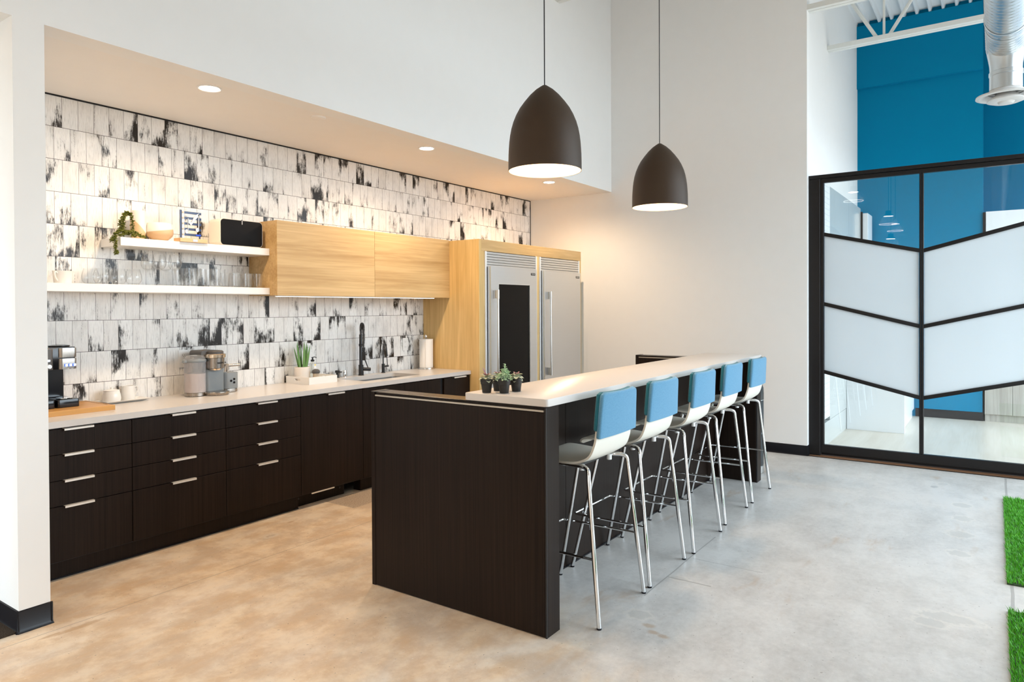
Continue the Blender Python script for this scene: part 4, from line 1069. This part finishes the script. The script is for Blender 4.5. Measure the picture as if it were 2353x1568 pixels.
b = B(); lathe(b, [(.015, 1.086), (.016, 1.090), (.016, 1.100), (.007, 1.104), (.006, 1.118), (.010, 1.120), (.010, 1.124), (0, 1.124)], c, 20); tube(b, smoothpath([(2.492, -.10, 1.122), (2.512, -.105, 1.124), (2.528, -.109, 1.117)], 4), .0035, 8); obj('pump', b, M['blackmetal'], t)
b = B(); rbox(b, 2.489, 2.514, -.1235, -.1222, 1.022, 1.066, .003, 'y', 3); lb = obj('label', b, M['inkwhite'], t, 'white and yellow paper label')
b = B(); lathe(b, [(.0085, 0), (0, 0)], M=Matrix.Translation((2.501, -.1242, 1.056)) @ Matrix.Rotation(PI/2, 4, 'X') @ Matrix.Diagonal((1, .6, 1, 1)), seg=16, cap=False); obj('label_patch', b, M['yellow'], lb)
t = thing('dish_scrubber', 'dark topped palm scrubber with green band on the white tray', 'dish scrubber', (2.418, -.235, zt))
c = (2.418, -.235, 0)
b = B(); lathe(b, [(.027, zt+.030), (.026, zt+.045), (.025, zt+.058), (.028, zt+.072)], c, 28); obj('body', b, M['scrub'], t)
b = B(); lathe(b, [(.030, zt+.072), (.0335, zt+.080), (.033, zt+.092), (.027, zt+.102), (.014, zt+.108), (0, zt+.109)], c, 28); obj('cap', b, M['greydark'], t)
b = B(); lathe(b, [(.0285, zt+.014), (.0295, zt+.018), (.0285, zt+.032), (.026, zt+.034)], c, 28); obj('band', b, M['green'], t)
b = B(); lathe(b, [(.024, zt), (.029, zt+.004), (.030, zt+.012), (.028, zt+.016)], c, 28); obj('bristle_ring', b, M['greyplast'], t)

# taps round the sink
t = thing('soap_pump', 'short black deck mounted dispenser by the sink', 'soap dispenser', (2.805, -.06, ZC))
c = (2.805, -.06, 0)
b = B(); lathe(b, [(.020, ZC), (.020, ZC+.004), (.012, ZC+.006), (.012, ZC+.045), (.021, ZC+.047), (.021, ZC+.064), (.017, ZC+.068), (0, ZC+.069)], c, 24); obj('post', b, M['blackmetal'], t)
b = B(); box(b, 2.80, 2.816, -.115, -.06, ZC+.050, ZC+.060, .002); obj('spout', b, M['blackmetal'], t)
t = thing('air_gap', 'short polished chrome cap beside the black faucet', 'air gap cap', (2.896, -.055, ZC))
b = B(); lathe(b, [(.019, ZC), (.019, ZC+.003), (.0165, ZC+.004), (.0165, ZC+.060), (.015, ZC+.063), (0, ZC+.063)], (2.896, -.055, 0), 28); obj('cap', b, M['chrome'], t)
fx, fy = 3.078, -.078
t = thing('kitchen_faucet', 'tall matte black spring neck faucet behind the sink', 'faucet', (fx, fy, ZC))
b = B(); lathe(b, [(.027, ZC), (.027, ZC+.006), (.023, ZC+.008), (.023, ZC+.100), (.016, ZC+.102), (.0155, ZC+.385), (.013, ZC+.390), (.0, ZC+.390)], (fx, fy, 0), 24); obj('column', b, M['blackmetal'], t)
b = B(); cyl(b, (fx+.015, fy-.01, ZC+.060), (fx+.078, fy-.045, ZC+.054), .0165, seg=18); hd = obj('valve', b, M['blackmetal'], t)
b = B(); tube(b, [(fx+.058, fy-.033, ZC+.070), (fx+.030, fy-.02, ZC+.152)], .0045, 8, r1=.006); obj('lever', b, M['blackmetal'], hd)
arc = []
dxx, dyy = -.105, -.15      # the arch swings out over the basin
ztop, zleft, zright = 1.402, 1.296, 1.262
for k in range(25):
    a = PI - PI*k/24; u = (1 + math.cos(a))/2
    arc.append(Vector((fx + dxx*u, fy + dyy*u, ztop - .092 + .092*math.sin(a))))
path = [Vector((fx, fy, 1.285 + .025*k/4)) for k in range(4)] + arc + [Vector((fx+dxx, fy+dyy, 1.310 - .055*k/5)) for k in range(1, 6)]
b = B(); tube(b, path, .0062, 8); obj('hose', b, M['blackmetal'], t)
b = B(); coil = []; nrm = Vector((dxx, dyy, 0)).normalized(); bin_ = Vector((-nrm.y, nrm.x, 0))
dense = smoothpath(path, 6); Ls = [0]
for a, e in zip(dense[:-1], dense[1:]): Ls.append(Ls[-1] + (e-a).length)
tot = Ls[-1]; turns = 34; N = turns*12; j = 0
for k in range(N+1):
    s = tot*k/N
    while j < len(Ls)-2 and Ls[j+1] < s: j += 1
    p = dense[j].lerp(dense[j+1], min(1, (s-Ls[j])/max(1e-9, Ls[j+1]-Ls[j]))); tg = (dense[j+1]-dense[j]).normalized(); n2 = tg.cross(bin_)
    a = 2*PI*k/12; coil.append(p + (bin_*math.cos(a) + n2*math.sin(a))*.0130)
tube(b, coil, .0024, 5); obj('spring', b, M['blackmetal'], t)
ex, ey = fx+dxx, fy+dyy
b = B(); lathe(b, [(.009, 1.255), (.009, 1.225), (.006, 1.222), (.006, 1.190), (.016, 1.188), (.016, 1.160), (.010, 1.157), (.010, 1.152), (.018, 1.148), (.0185, 1.075), (.016, 1.070), (0, 1.070)], (ex, ey, 0), 20); obj('spray_head', b, M['blackmetal'], t)
b = B(); cyl(b, (ex+.012, ey-.012, 1.125), (ex+.02, ey-.02, 1.125), .006, seg=12); obj('spray_button', b, M['blackmetal'], t)
b = B(); tube(b, [(fx, fy, 1.200), (fx+dxx, fy+dyy, 1.200)], .006, 8); lathe(b, [(.018, 1.190), (.020, 1.192), (.020, 1.212), (.018, 1.214)], (fx, fy, 0), 20); obj('docking_arm', b, M['blackmetal'], t)
gx, gy = 3.385, -.062
t = thing('water_tap', 'small matte black gooseneck water tap, right of the tall faucet', 'water tap', (gx, gy, ZC))
b = B(); lathe(b, [(.021, ZC), (.021, ZC+.005), (.0155, ZC+.008), (.0155, ZC+.088), (.010, ZC+.090), (0, ZC+.090)], (gx, gy, 0), 20); obj('body', b, M['blackmetal'], t)
b = B(); arc = [(gx, gy, ZC+.085), (gx, gy, ZC+.19)]
for k in range(13):
    a = PI - PI*.92*k/12; u = (1 + math.cos(a))/2; arc.append((gx - .058*u, gy - .105*u, 1.145 + .062*math.sin(a)))
arc.append((arc[-1][0]+.004, arc[-1][1]-.006, 1.085))
tube(b, arc, .0062, 10); obj('neck', b, M['blackmetal'], t)
b = B(); cyl(b, (gx+.01, gy-.005, ZC+.062), (gx+.05, gy-.02, ZC+.066), .010, seg=14); tube(b, [(gx+.042, gy-.017, ZC+.068), (gx+.036, gy-.015, ZC+.148)], .004, 8); obj('lever', b, M['blackmetal'], t)
tx, ty = 3.945, -.125
t = thing('paper_towel_holder', 'steel paper towel stand with round knob, beside the oak panel', 'paper towel holder', (tx, ty, ZC))
b = B(); lathe(b, [(.086, ZC), (.087, ZC+.004), (.085, ZC+.013), (.078, ZC+.016), (0, ZC+.016)], (tx, ty, 0), 36); obj('base', b, M['steelz'], t)
b = B(); cyl(b, (tx, ty, ZC+.014), (tx, ty, 1.238), .006, seg=12); obj('post', b, M['steelz'], t)
b = B(); lathe(b, [(.006, 1.232), (.012, 1.238), (.0165, 1.250), (.014, 1.262), (.006, 1.272), (0, 1.273)], (tx, ty, 0), 20); obj('knob', b, M['chrome'], t)
b = B(); lathe(b, [(.020, ZC+.0165), (.0715, ZC+.0165), (.0715, 1.226), (.020, 1.226), (.020, ZC+.0165)], (tx, ty, 0), 40, cap=False); box(b, tx-.062, tx-.0595, ty-.048, ty-.036, ZC+.0165, 1.226)
tag(obj('paper_towel_roll', b, M['paper']), 'white paper towel roll on the steel stand', 'paper towel roll')

# ------------------------------------------------------------------ upper shelf
ZU, ZL = 2.0282, 1.7155
t = thing('trailing_plant', 'beaded green trailing plant hanging over the upper shelf end', 'potted plant', (.865, -.185, ZU))
b = B(); lathe(b, [(0, ZU), (.034, ZU), (.040, ZU+.045), (.037, ZU+.046), (.034, ZU+.040), (0, ZU+.040)], (.865, -.175, 0), 24, cap=False); obj('pot', b, M['trayw'], t)
rnd = random.Random(3); stems = [
    [(.865, -.19, ZU+.03), (.835, -.20, ZU+.09), (.845, -.20, ZU+.15), (.868, -.20, ZU+.178), (.893, -.20, ZU+.165), (.906, -.20, ZU+.11), (.902, -.20, ZU+.05)],
    [(.86, -.18, ZU+.03), (.850, -.19, ZU+.10), (.865, -.19, ZU+.17), (.885, -.19, ZU+.160)],
    [(.85, -.19, ZU+.03), (.826, -.19, ZU+.06), (.834, -.19, ZU+.11), (.848, -.19, ZU+.14)],
    [(.86, -.20, ZU+.035), (.82, -.225, ZU+.05), (.785, -.245, ZU+.028), (.766, -.258, ZU-.015), (.762, -.262, ZU-.05), (.764, -.262, ZU-.085), (.768, -.262, ZU-.115)],
    [(.86, -.19, ZU+.03), (.82, -.21, ZU+.05), (.78, -.235, ZU+.03), (.752, -.25, ZU-.01), (.748, -.25, ZU-.03)],
    [(.87, -.21, ZU+.03), (.90, -.235, ZU+.045), (.93, -.245, ZU+.022), (.955, -.25, ZU+.012)],
    [(.86, -.21, ZU+.03), (.84, -.24, ZU+.045), (.82, -.25, ZU+.02), (.80, -.255, ZU+.012)],
    [(.87, -.21, ZU+.03), (.87, -.24, ZU+.045), (.88, -.255, ZU+.015)],
    [(.87, -.20, ZU+.03), (.895, -.225, ZU+.05), (.905, -.24, ZU+.015)]]
b = B(); bl = B()
for s in stems:
    p = smoothpath(s, 8); tube(b, p, .0016, 5)
    for k, q in enumerate(p):
        for m in range(3):
            a = rnd.uniform(0, 2*PI); e = rnd.uniform(-.5, .7)
            d = Vector((math.cos(a), math.sin(a), e))
            M4 = Matrix.Translation(q + d*rnd.uniform(.004, .013)) @ d.to_track_quat('X', 'Z').to_matrix().to_4x4() @ Matrix.Diagonal((.0088, .0060, .0036, 1))
            bmesh.ops.create_icosphere(bl, subdivisions=1, radius=1, matrix=M4)
obj('stem', b, M['vinestem'], t); fo = obj('foliage', bl, M['vine'], t)
vx, vy = .985, -.115
M['vaseglaze'] = two_tone('vase glaze', (.80, .765, .70), (.66, .47, .27), .088, -1.15)
t = thing('vase', 'tall white vase with slanted tan base on the upper shelf', 'vase', (vx, vy, ZU))
b = B(); H = .205
lathe(b, [(0, ZU), (.030, ZU), (.034, ZU+.004), (.050, ZU+.055), (.0505, ZU+.065), (.0495, ZU+.12), (.0475, ZU+H-.004), (.0465, ZU+H), (.0445, ZU+H-.002), (.046, ZU+.10), (0, ZU+.06)], (vx, vy, 0), 44, cap=False); obj('body', b, M['vaseglaze'], t)
bx, by = 1.120, -.145
M['bowlglaze'] = two_tone('bowl glaze', (.85, .82, .77), (.68, .47, .28), .078, .16)
t = thing('ceramic_bowl', 'round white bowl with tan lower half on the upper shelf', 'bowl', (bx, by, ZU))
b = B(); lathe(b, [(0, ZU), (.039, ZU), (.044, ZU+.003), (.083, ZU+.038), (.090, ZU+.055), (.0885, ZU+.085), (.080, ZU+.127), (.0785, ZU+.129), (.0765, ZU+.126), (.084, ZU+.085), (.082, ZU+.055), (0, ZU+.02)], (bx, by, 0), 48, cap=False); obj('body', b, M['bowlglaze'], t)
# award plaque: five navy bars, silver upright and a beamed note
t = thing('award_plaque', 'blond wood based plaque with navy bars and silver music note', 'plaque', (1.30, -.245, ZU))
b = B(); box(b, 1.190, 1.398, -.290, -.205, ZU, ZU+.027, .001); obj('base', b, M['tan'], t)
b = B(); box(b, 1.284, 1.320, -.2912, -.290, ZU+.005, ZU+.023); obj('name_plate', b, M['silver'], t)
py = -.245; zb = ZU + .027
b = B(); box(b, 1.217, 1.229, py+.004, py+.010, zb, zb+.205); obj('back_post', b, M['navy'], t)
b = B(); box(b, 1.362, 1.372, py+.005, py+.009, zb, zb+.05); obj('back_post', b, M['navy'], t)
for k in range(5):
    b = B(); z = zb + .030 + k*.0395; box(b, 1.229, 1.378, py+.002, py+.005, z-.008, z+.009, .0006); nb = obj('bar', b, M['navy'], t)
    if k == 0: obj('lettering', text_bm('DIRTT', .013, (1.355, py+.0016, z+.0005), (1, 0, 0), (0, 0, 1), .0004), M['keyblue'], nb)
b = B(); box(b, 1.228, 1.246, py-.001, py+.002, zb+.002, zb+.204); up = obj('upright', b, M['silver'], t, 'silver upright strip with copper rivets')
for k in range(5):
    b = B(); cyl(b, (1.237, py-.004, zb+.030+k*.0395), (1.237, py-.001, zb+.030+k*.0395), .006, seg=14); obj('rivet', b, M['scrub'], up)
b = B(); yy0, yy1 = py-.004, py+.0015
for (cx, cz) in ((1.262, zb+.052), (1.343, zb+.070)):
    prism(b, [(cx+.0125*math.cos(2*PI*k/20), cz+.016*math.sin(2*PI*k/20)) for k in range(20)], 'y', yy0, yy1)
box(b, 1.270, 1.2745, yy0, yy1, zb+.055, zb+.150); box(b, 1.3515, 1.3565, yy0, yy1, zb+.075, zb+.185)
prism(b, [(1.272, zb+.152), (1.296, zb+.120), (1.296, zb+.096), (1.272, zb+.120)], 'y', yy0, yy1)
prism(b, [(1.296, zb+.120), (1.325, zb+.172), (1.3565, zb+.192), (1.3565, zb+.172), (1.330, zb+.142), (1.296, zb+.096)], 'y', yy0, yy1)
obj('music_note', b, M['silver'], t)
# speaker
t = thing('speaker', 'wide white speaker with black front on the upper shelf', 'speaker', (1.70, -.17, ZU))
b = B(); rbox(b, 1.515, 1.880, -.262, -.115, ZU+.001, ZU+.203, .030, 'y', 8, .004); obj('case', b, M['spk'], t)
b = B(); rbox(b, 1.5195, 1.8755, -.2645, -.2615, ZU+.0055, ZU+.1985, .026, 'y', 8, .001); g = obj('grille', b, M['grille'], t)
b = B(); box(b, 1.693, 1.703, -.2655, -.262, ZU+.165, ZU+.2045); obj('name_strip', b, M['ink'], g)
obj('lettering', text_bm('SONOS', .0088, (1.698, -.2658, ZU+.184), (0, 0, -1), (1, 0, 0), .0003, bold=.0003), M['inkwhite'], g)

# ------------------------------------------------------------------ lower shelf: cups and glasses
def cup(x, y, ang, lab):
    t = thing('cup', lab, 'cup', (x, y, ZL), group='white cups on the lower shelf')
    b = B(); lathe(b, [(0, ZL), (.046, ZL), (.0495, ZL+.003), (.056, ZL+.07), (.0575, ZL+.079), (.0555, ZL+.079), (.052, ZL+.05), (.046, ZL+.008), (0, ZL+.006)], (x, y, 0), 40, cap=False); obj('bowl', b, M['porcelain'], t)
    ca, sa = math.cos(ang), math.sin(ang)
    b = B(); P = [(.0535, .064), (.068, .072), (.078, .066), (.077, .050), (.066, .030), (.0505, .018)]
    tube(b, smoothpath([(x+r*ca, y+r*sa, ZL+z) for r, z in P], 5), .005, 10); obj('handle', b, M['porcelain'], t)
cup(.486, -.165, math.radians(215), 'white cup with handle to the left, on the lower shelf')
cup(.352, -.150, math.radians(200), 'white cup half hidden by the column, on the lower shelf')
def glass(nm, lab, cat, x, y, prof, grp, base=None):
    t = thing(nm, lab, cat, (x, y, ZL), group=grp)
    pr = [(r, ZL+z) for r, z in prof]
    b = B(); lathe(b, pr, (x, y, 0), 36, cap=False); obj('bowl', b, M['clear'], t)
    if base:
        b = B(); lathe(b, [(r, ZL+z) for r, z in base], (x, y, 0), 28, cap=False); obj('foot' if nm != 'wine_glass' else 'stem', b, M['clear'], t)
    return t
SW = [(0, .006), (.034, .007), (.047, .022), (.0525, .042), (.051, .062), (.044, .088), (.039, .106), (.0382, .106), (.043, .088), (.050, .062), (.0515, .042), (.046, .024), (.034, .009), (0, .009)]
SB = [(0, .0), (.030, .0), (.036, .004), (.034, .007), (0, .006)]
g0 = glass('stemless_glass', 'stemless wine glass right after the white cup, set at the back', 'wine glass', .675, -.105, SW, 'stemless wine glasses', SB)
for x, y, lab in ((.703, -.205, 'stemless wine glass in front, nearest the white cup'), (.806, -.205, 'stemless wine glass in the middle of the front row'), (.906, -.205, 'stemless wine glass beside the stemmed glasses')):
    dup(g0, (x, y, ZL), label=lab)
WG = [(0, .106), (.014, .108), (.032, .120), (.0425, .140), (.0445, .160), (.041, .190), (.034, .224), (.0333, .224), (.0402, .190), (.0437, .160), (.0416, .141), (.031, .122), (0, .110)]
WS = [(0, 0), (.036, 0), (.036, .002), (.014, .006), (.005, .014), (.0042, .03), (.0042, .098), (.008, .106), (0, .107)]
g0 = glass('wine_glass', 'stemmed wine glass at the back left of the group of four', 'wine glass', 1.058, -.10, WG, 'stemmed wine glasses', WS)
for x, y, lab in ((1.080, -.212, 'stemmed wine glass at the front left of the group of four'), (1.182, -.105, 'stemmed wine glass at the back right of the group of four'), (1.193, -.212, 'stemmed wine glass at the front right, beside the tumblers')):
    dup(g0, (x, y, ZL), label=lab)
def tum(h, rt, rb): return ([(0, .010), (rb-.002, .011), (rt, h), (rt-.0012, h), (rb-.0035, .013), (0, .013)], [(0, 0), (rb-.002, 0), (rb, .002), (rb-.002, .011), (0, .010)])
TT, TB = tum(.134, .041, .033); UT, UB = tum(.112, .037, .0295)
g0 = glass('tumbler', 'tall tumbler in the front row, nearest the stemmed glasses', 'tumbler', 1.322, -.212, TT, 'tall tumblers', TB)
for x, y, lab in ((1.428, -.212, 'tall tumbler in the front row, second from the stemmed glasses'), (1.538, -.212, 'tall tumbler in the front row, third from the stemmed glasses'),
                  (1.290, -.11, 'tall tumbler in the back row, nearest the stemmed glasses'), (1.415, -.105, 'tall tumbler in the back row, second from the stemmed glasses'), (1.533, -.105, 'tall tumbler in the back row, third from the stemmed glasses')):
    dup(g0, (x, y, ZL), label=lab)
g0 = glass('tumbler', 'short tumbler in the front row, next to the tall ones', 'tumbler', 1.682, -.205, UT, 'short tumblers', UB)
for x, y, lab in ((1.781, -.205, 'short tumbler in the front row, second from the oak cabinet'), (1.876, -.205, 'short tumbler in the front row, touching distance from the oak cabinet'),
                  (1.655, -.105, 'short tumbler in the back row, next to the tall ones'), (1.765, -.105, 'short tumbler in the back row, second from the oak cabinet'), (1.868, -.105, 'short tumbler in the back row, nearest the oak cabinet')):
    dup(g0, (x, y, ZL), label=lab)

# ------------------------------------------------------------------ succulents on the bar
ZB = 1.1206
def nursery_pot(x, y, lab):
    t = thing('potted_succulent', lab, 'potted plant', (x, y, ZB), group='succulents on the bar')
    b = B(); lathe(b, [(0, ZB), (.0215, ZB), (.0225, ZB+.002), (.0275, ZB+.042), (.0300, ZB+.043), (.0325, ZB+.068), (.0305, ZB+.068), (.028, ZB+.060)], (x, y, 0), 32, cap=False); obj('pot', b, M['pot'], t)
    b = B(); lathe(b, [(.0285, ZB+.061), (0, ZB+.064)], (x, y, 0), 20, cap=False); obj('soil', b, M['soil'], t)
    return t
def rosette(t, x, y, seed, tilt):
    r = random.Random(seed)
    for (n, el, L, W, m, z) in ((8, -.40, .034, .0150, 'echev', .070), (7, -.02, .035, .0155, 'echev', .078), (6, .40, .030, .0125, 'echev', .083), (4, .95, .022, .0065, 'echevp', .085)):
        b = B()
        for k in range(n):
            a = 2*PI*k/n + r.uniform(-.25, .25) + z*90; e = el + r.uniform(-.12, .15)
            d = Vector((math.cos(a)*math.cos(e)+tilt[0]*.3, math.sin(a)*math.cos(e)+tilt[1]*.3, math.sin(e)))
            leaf(b, (x+math.cos(a)*.004+tilt[0]*z*.1, y+math.sin(a)*.004+tilt[1]*z*.1, ZB+z), d, (0, 0, 1), L*r.uniform(.85, 1.15), W, .0025, -.22, 5, .25)
        obj('leaf_ring' if m == 'echev' else 'leaf_heart', b, M[m], t)
x, y = 1.300, -2.905
t = nursery_pot(x, y, 'dusty grey green succulent in black pot, leftmost of the group on the bar'); rosette(t, x, y, 4, (-.3, -.2))
b = B(); leaf(b, (x, y, ZB+.088), (-.45, .2, .75), (0, -1, 0), .048, .0045, .002, .1, 5); obj('upright_leaf', b, M['echevp'], t)
x, y = 1.425, -3.000
t = nursery_pot(x, y, 'dusty plum tinged succulent in black pot, rightmost of the group on the bar'); rosette(t, x, y, 9, (.1, -.3))
x, y = 1.330, -2.992
t = nursery_pot(x, y, 'pale mint bushy succulent in black pot, front middle on the bar')
r = random.Random(5); b = B()
for k in range(150):
    h = r.random()**1.1; rad = .040*(1-h)**.8 + .004; a = r.uniform(0, 2*PI); rr = rad*r.uniform(.35, 1)
    p = Vector((x+rr*math.cos(a), y+rr*math.sin(a), ZB+.066+h*.055)); d = Vector((math.cos(a), math.sin(a), r.uniform(-.2, .8)))
    leaf(b, p, d, (0, 0, 1), r.uniform(.010, .018), r.uniform(.0035, .0055), .0022, -.3, 4, .2)
for k in range(10):
    a = k*2.4; p = Vector((x+.002, y-.004, ZB+.112+k*.0035)); leaf(b, p, (math.cos(a), math.sin(a), .5), (0, 0, 1), .011, .0035, .002, -.2, 4)
obj('foliage', b, M['succ'], t)
b = B(); tube(b, [(x, y, ZB+.06), (x+.001, y-.002, ZB+.12), (x+.002, y-.004, ZB+.148)], .0022, 6); obj('stem', b, M['succ'], t)
x, y = 1.398, -2.905
t = nursery_pot(x, y, 'black potted succulent mostly hidden behind the mint green one on the bar'); rosette(t, x, y, 11, (0, 0))

# ------------------------------------------------------------------ glass dome lamps of the open office, seen mirrored in the partition
def dome_lamp(x, y, z, lab):
    t = thing('dome_lamp', lab, 'pendant light', (x, y, z), group='clear dome lamps mirrored in the partition')
    b = B(); lathe(b, [(.185, 0), (.183, .04), (.170, .10), (.140, .155), (.100, .190), (.098, .189), (.138, .153), (.168, .099), (.181, .04), (.183, .0), (.185, 0)], seg=40, cap=False); obj('dome', b, M['dome'], t, local=True)
    b = B(); lathe(b, [(.181, -.004), (.188, -.004), (.188, .004), (.181, .004), (.181, -.004)], seg=40, cap=False); obj('rim', b, M['domering'], t, local=True)
    b = B(); lathe(b, [(.098, .180), (0, .170)], seg=32, cap=False); obj('diffuser', b, M['domelamp'], t, local=True)
    b = B(); lathe(b, [(.10, .186), (.10, .20), (.06, .235), (.06, .30), (0, .30)], seg=32, cap=False); obj('housing', b, M['blackmetal'], t, local=True)
    b = B(); tube(b, [(0, 0, .29), (0, 0, 5.58-z)], .006, 8); lathe(b, [(.08, 5.60-z), (.08, 5.575-z), (0, 5.57-z)], seg=24, cap=False); obj('stem', b, M['blackmetal'], t, local=True)
    L = bpy.data.lights.new('dome_lamp_light', 'SPOT'); L.energy = 40; L.color = (1, .68, .40); L.spot_size = math.radians(165); L.spot_blend = .6; L.shadow_soft_size = .1
    lo = bpy.data.objects.new('dome_lamp_light', L); COL.objects.link(lo); lo.parent = t; lo.location = (0, 0, .12)
M['dome'] = pane('clear dome glass', (.97, .98, .98), .05, 1.5)
M['domering'] = emit('lit dome rim', (1, .95, .88), 6)
M['domelamp'] = emit('dome lamp diffuser', (1, .90, .78), 22)
dome_lamp(-1.72, -2.62, 3.70, 'clear dome lamp mirrored in the partition glass, at the left')
dome_lamp(-3.63, -3.04, 3.38, 'clear dome lamp mirrored in the partition glass, before the mullion')
dome_lamp(-6.56, -2.87, 3.50, 'small clear dome lamp mirrored in the partition glass, behind the middle one')
dome_lamp(-4.90, -2.95, 2.98, 'clear dome lamp mirrored low in the partition glass, cut by the chevron bar')
# ------------------------------------------------------------------ daylight, camera, view
W = bpy.data.worlds.new('daylight'); S.world = W; W.use_nodes = True
bg = W.node_tree.nodes['Background']; bg.inputs[1].default_value = 4.45
wt = W.node_tree; tc = wt.nodes.new('ShaderNodeTexCoord'); sp = wt.nodes.new('ShaderNodeSeparateXYZ'); wt.links.new(tc.outputs['Generated'], sp.inputs[0])
wr = wt.nodes.new('ShaderNodeMapRange'); wr.inputs[1].default_value = -.04; wr.inputs[2].default_value = .04; wt.links.new(sp.outputs[2], wr.inputs[0])
wm = wt.nodes.new('ShaderNodeMix'); wm.data_type = 'RGBA'; wt.links.new(wr.outputs[0], wm.inputs[0])
wm.inputs[6].default_value = (.26, .26, .25, 1); wm.inputs[7].default_value = (.77, .90, 1.0, 1); wt.links.new(wm.outputs[2], bg.inputs[0])
for (sx_, px_, py_, h_) in ((4.8, 3.9, -9.12, 4.9), (4.2, 8.35, -7.05, 3.7)):
    P = bpy.data.lights.new('opening_portal', 'AREA'); P.shape = 'RECTANGLE'; P.size = sx_; P.size_y = h_; P.cycles.is_portal = True
    po = bpy.data.objects.new('opening_portal', P); COL.objects.link(po); po.location = (px_, py_, h_/2); po.rotation_euler = (PI/2, 0, 0)
P = bpy.data.lights.new('opening_portal', 'AREA'); P.shape = 'RECTANGLE'; P.size = 2.0; P.size_y = 2.8; P.cycles.is_portal = True  # guides sky light through the added opening in the end wall
po = bpy.data.objects.new('opening_portal', P); COL.objects.link(po); po.location = (-8.03, -6.6, 1.4); po.rotation_euler = (PI/2, 0, -PI/2)

yaw, pitch, roll, f, sx, sy = CAMV
fw = Vector((math.sin(yaw)*math.cos(pitch), math.cos(yaw)*math.cos(pitch), math.sin(pitch)))
r = Vector((math.cos(yaw), -math.sin(yaw), 0)); u = r.cross(fw)
r2 = math.cos(roll)*r + math.sin(roll)*u; u2 = -math.sin(roll)*r + math.cos(roll)*u
cam = bpy.data.cameras.new('camera'); co = bpy.data.objects.new('camera', cam); COL.objects.link(co)
MM = Matrix((r2, u2, -fw)).transposed().to_4x4(); MM.translation = Vector(CAMP)
co.matrix_world = MM
cam.sensor_fit = 'HORIZONTAL'; cam.sensor_width = 36; cam.lens = f*36/2353; cam.shift_x = -sx/2353; cam.shift_y = sy/2353
cam.clip_start = .05; cam.clip_end = 100
S.camera = co
vs = S.view_settings
S.display_settings.display_device = 'sRGB'
vs.view_transform = 'Standard'; vs.look = 'None'; vs.gamma = 1; vs.exposure = EXPO; vs.use_curve_mapping = False
S.cycles.max_bounces = 10; S.cycles.diffuse_bounces = 5; S.cycles.glossy_bounces = 5; S.cycles.transmission_bounces = 8; S.cycles.transparent_max_bounces = 24
S.cycles.sample_clamp_indirect = 6; S.cycles.caustics_reflective = False; S.cycles.caustics_refractive = False; S.cycles.blur_glossy = .5
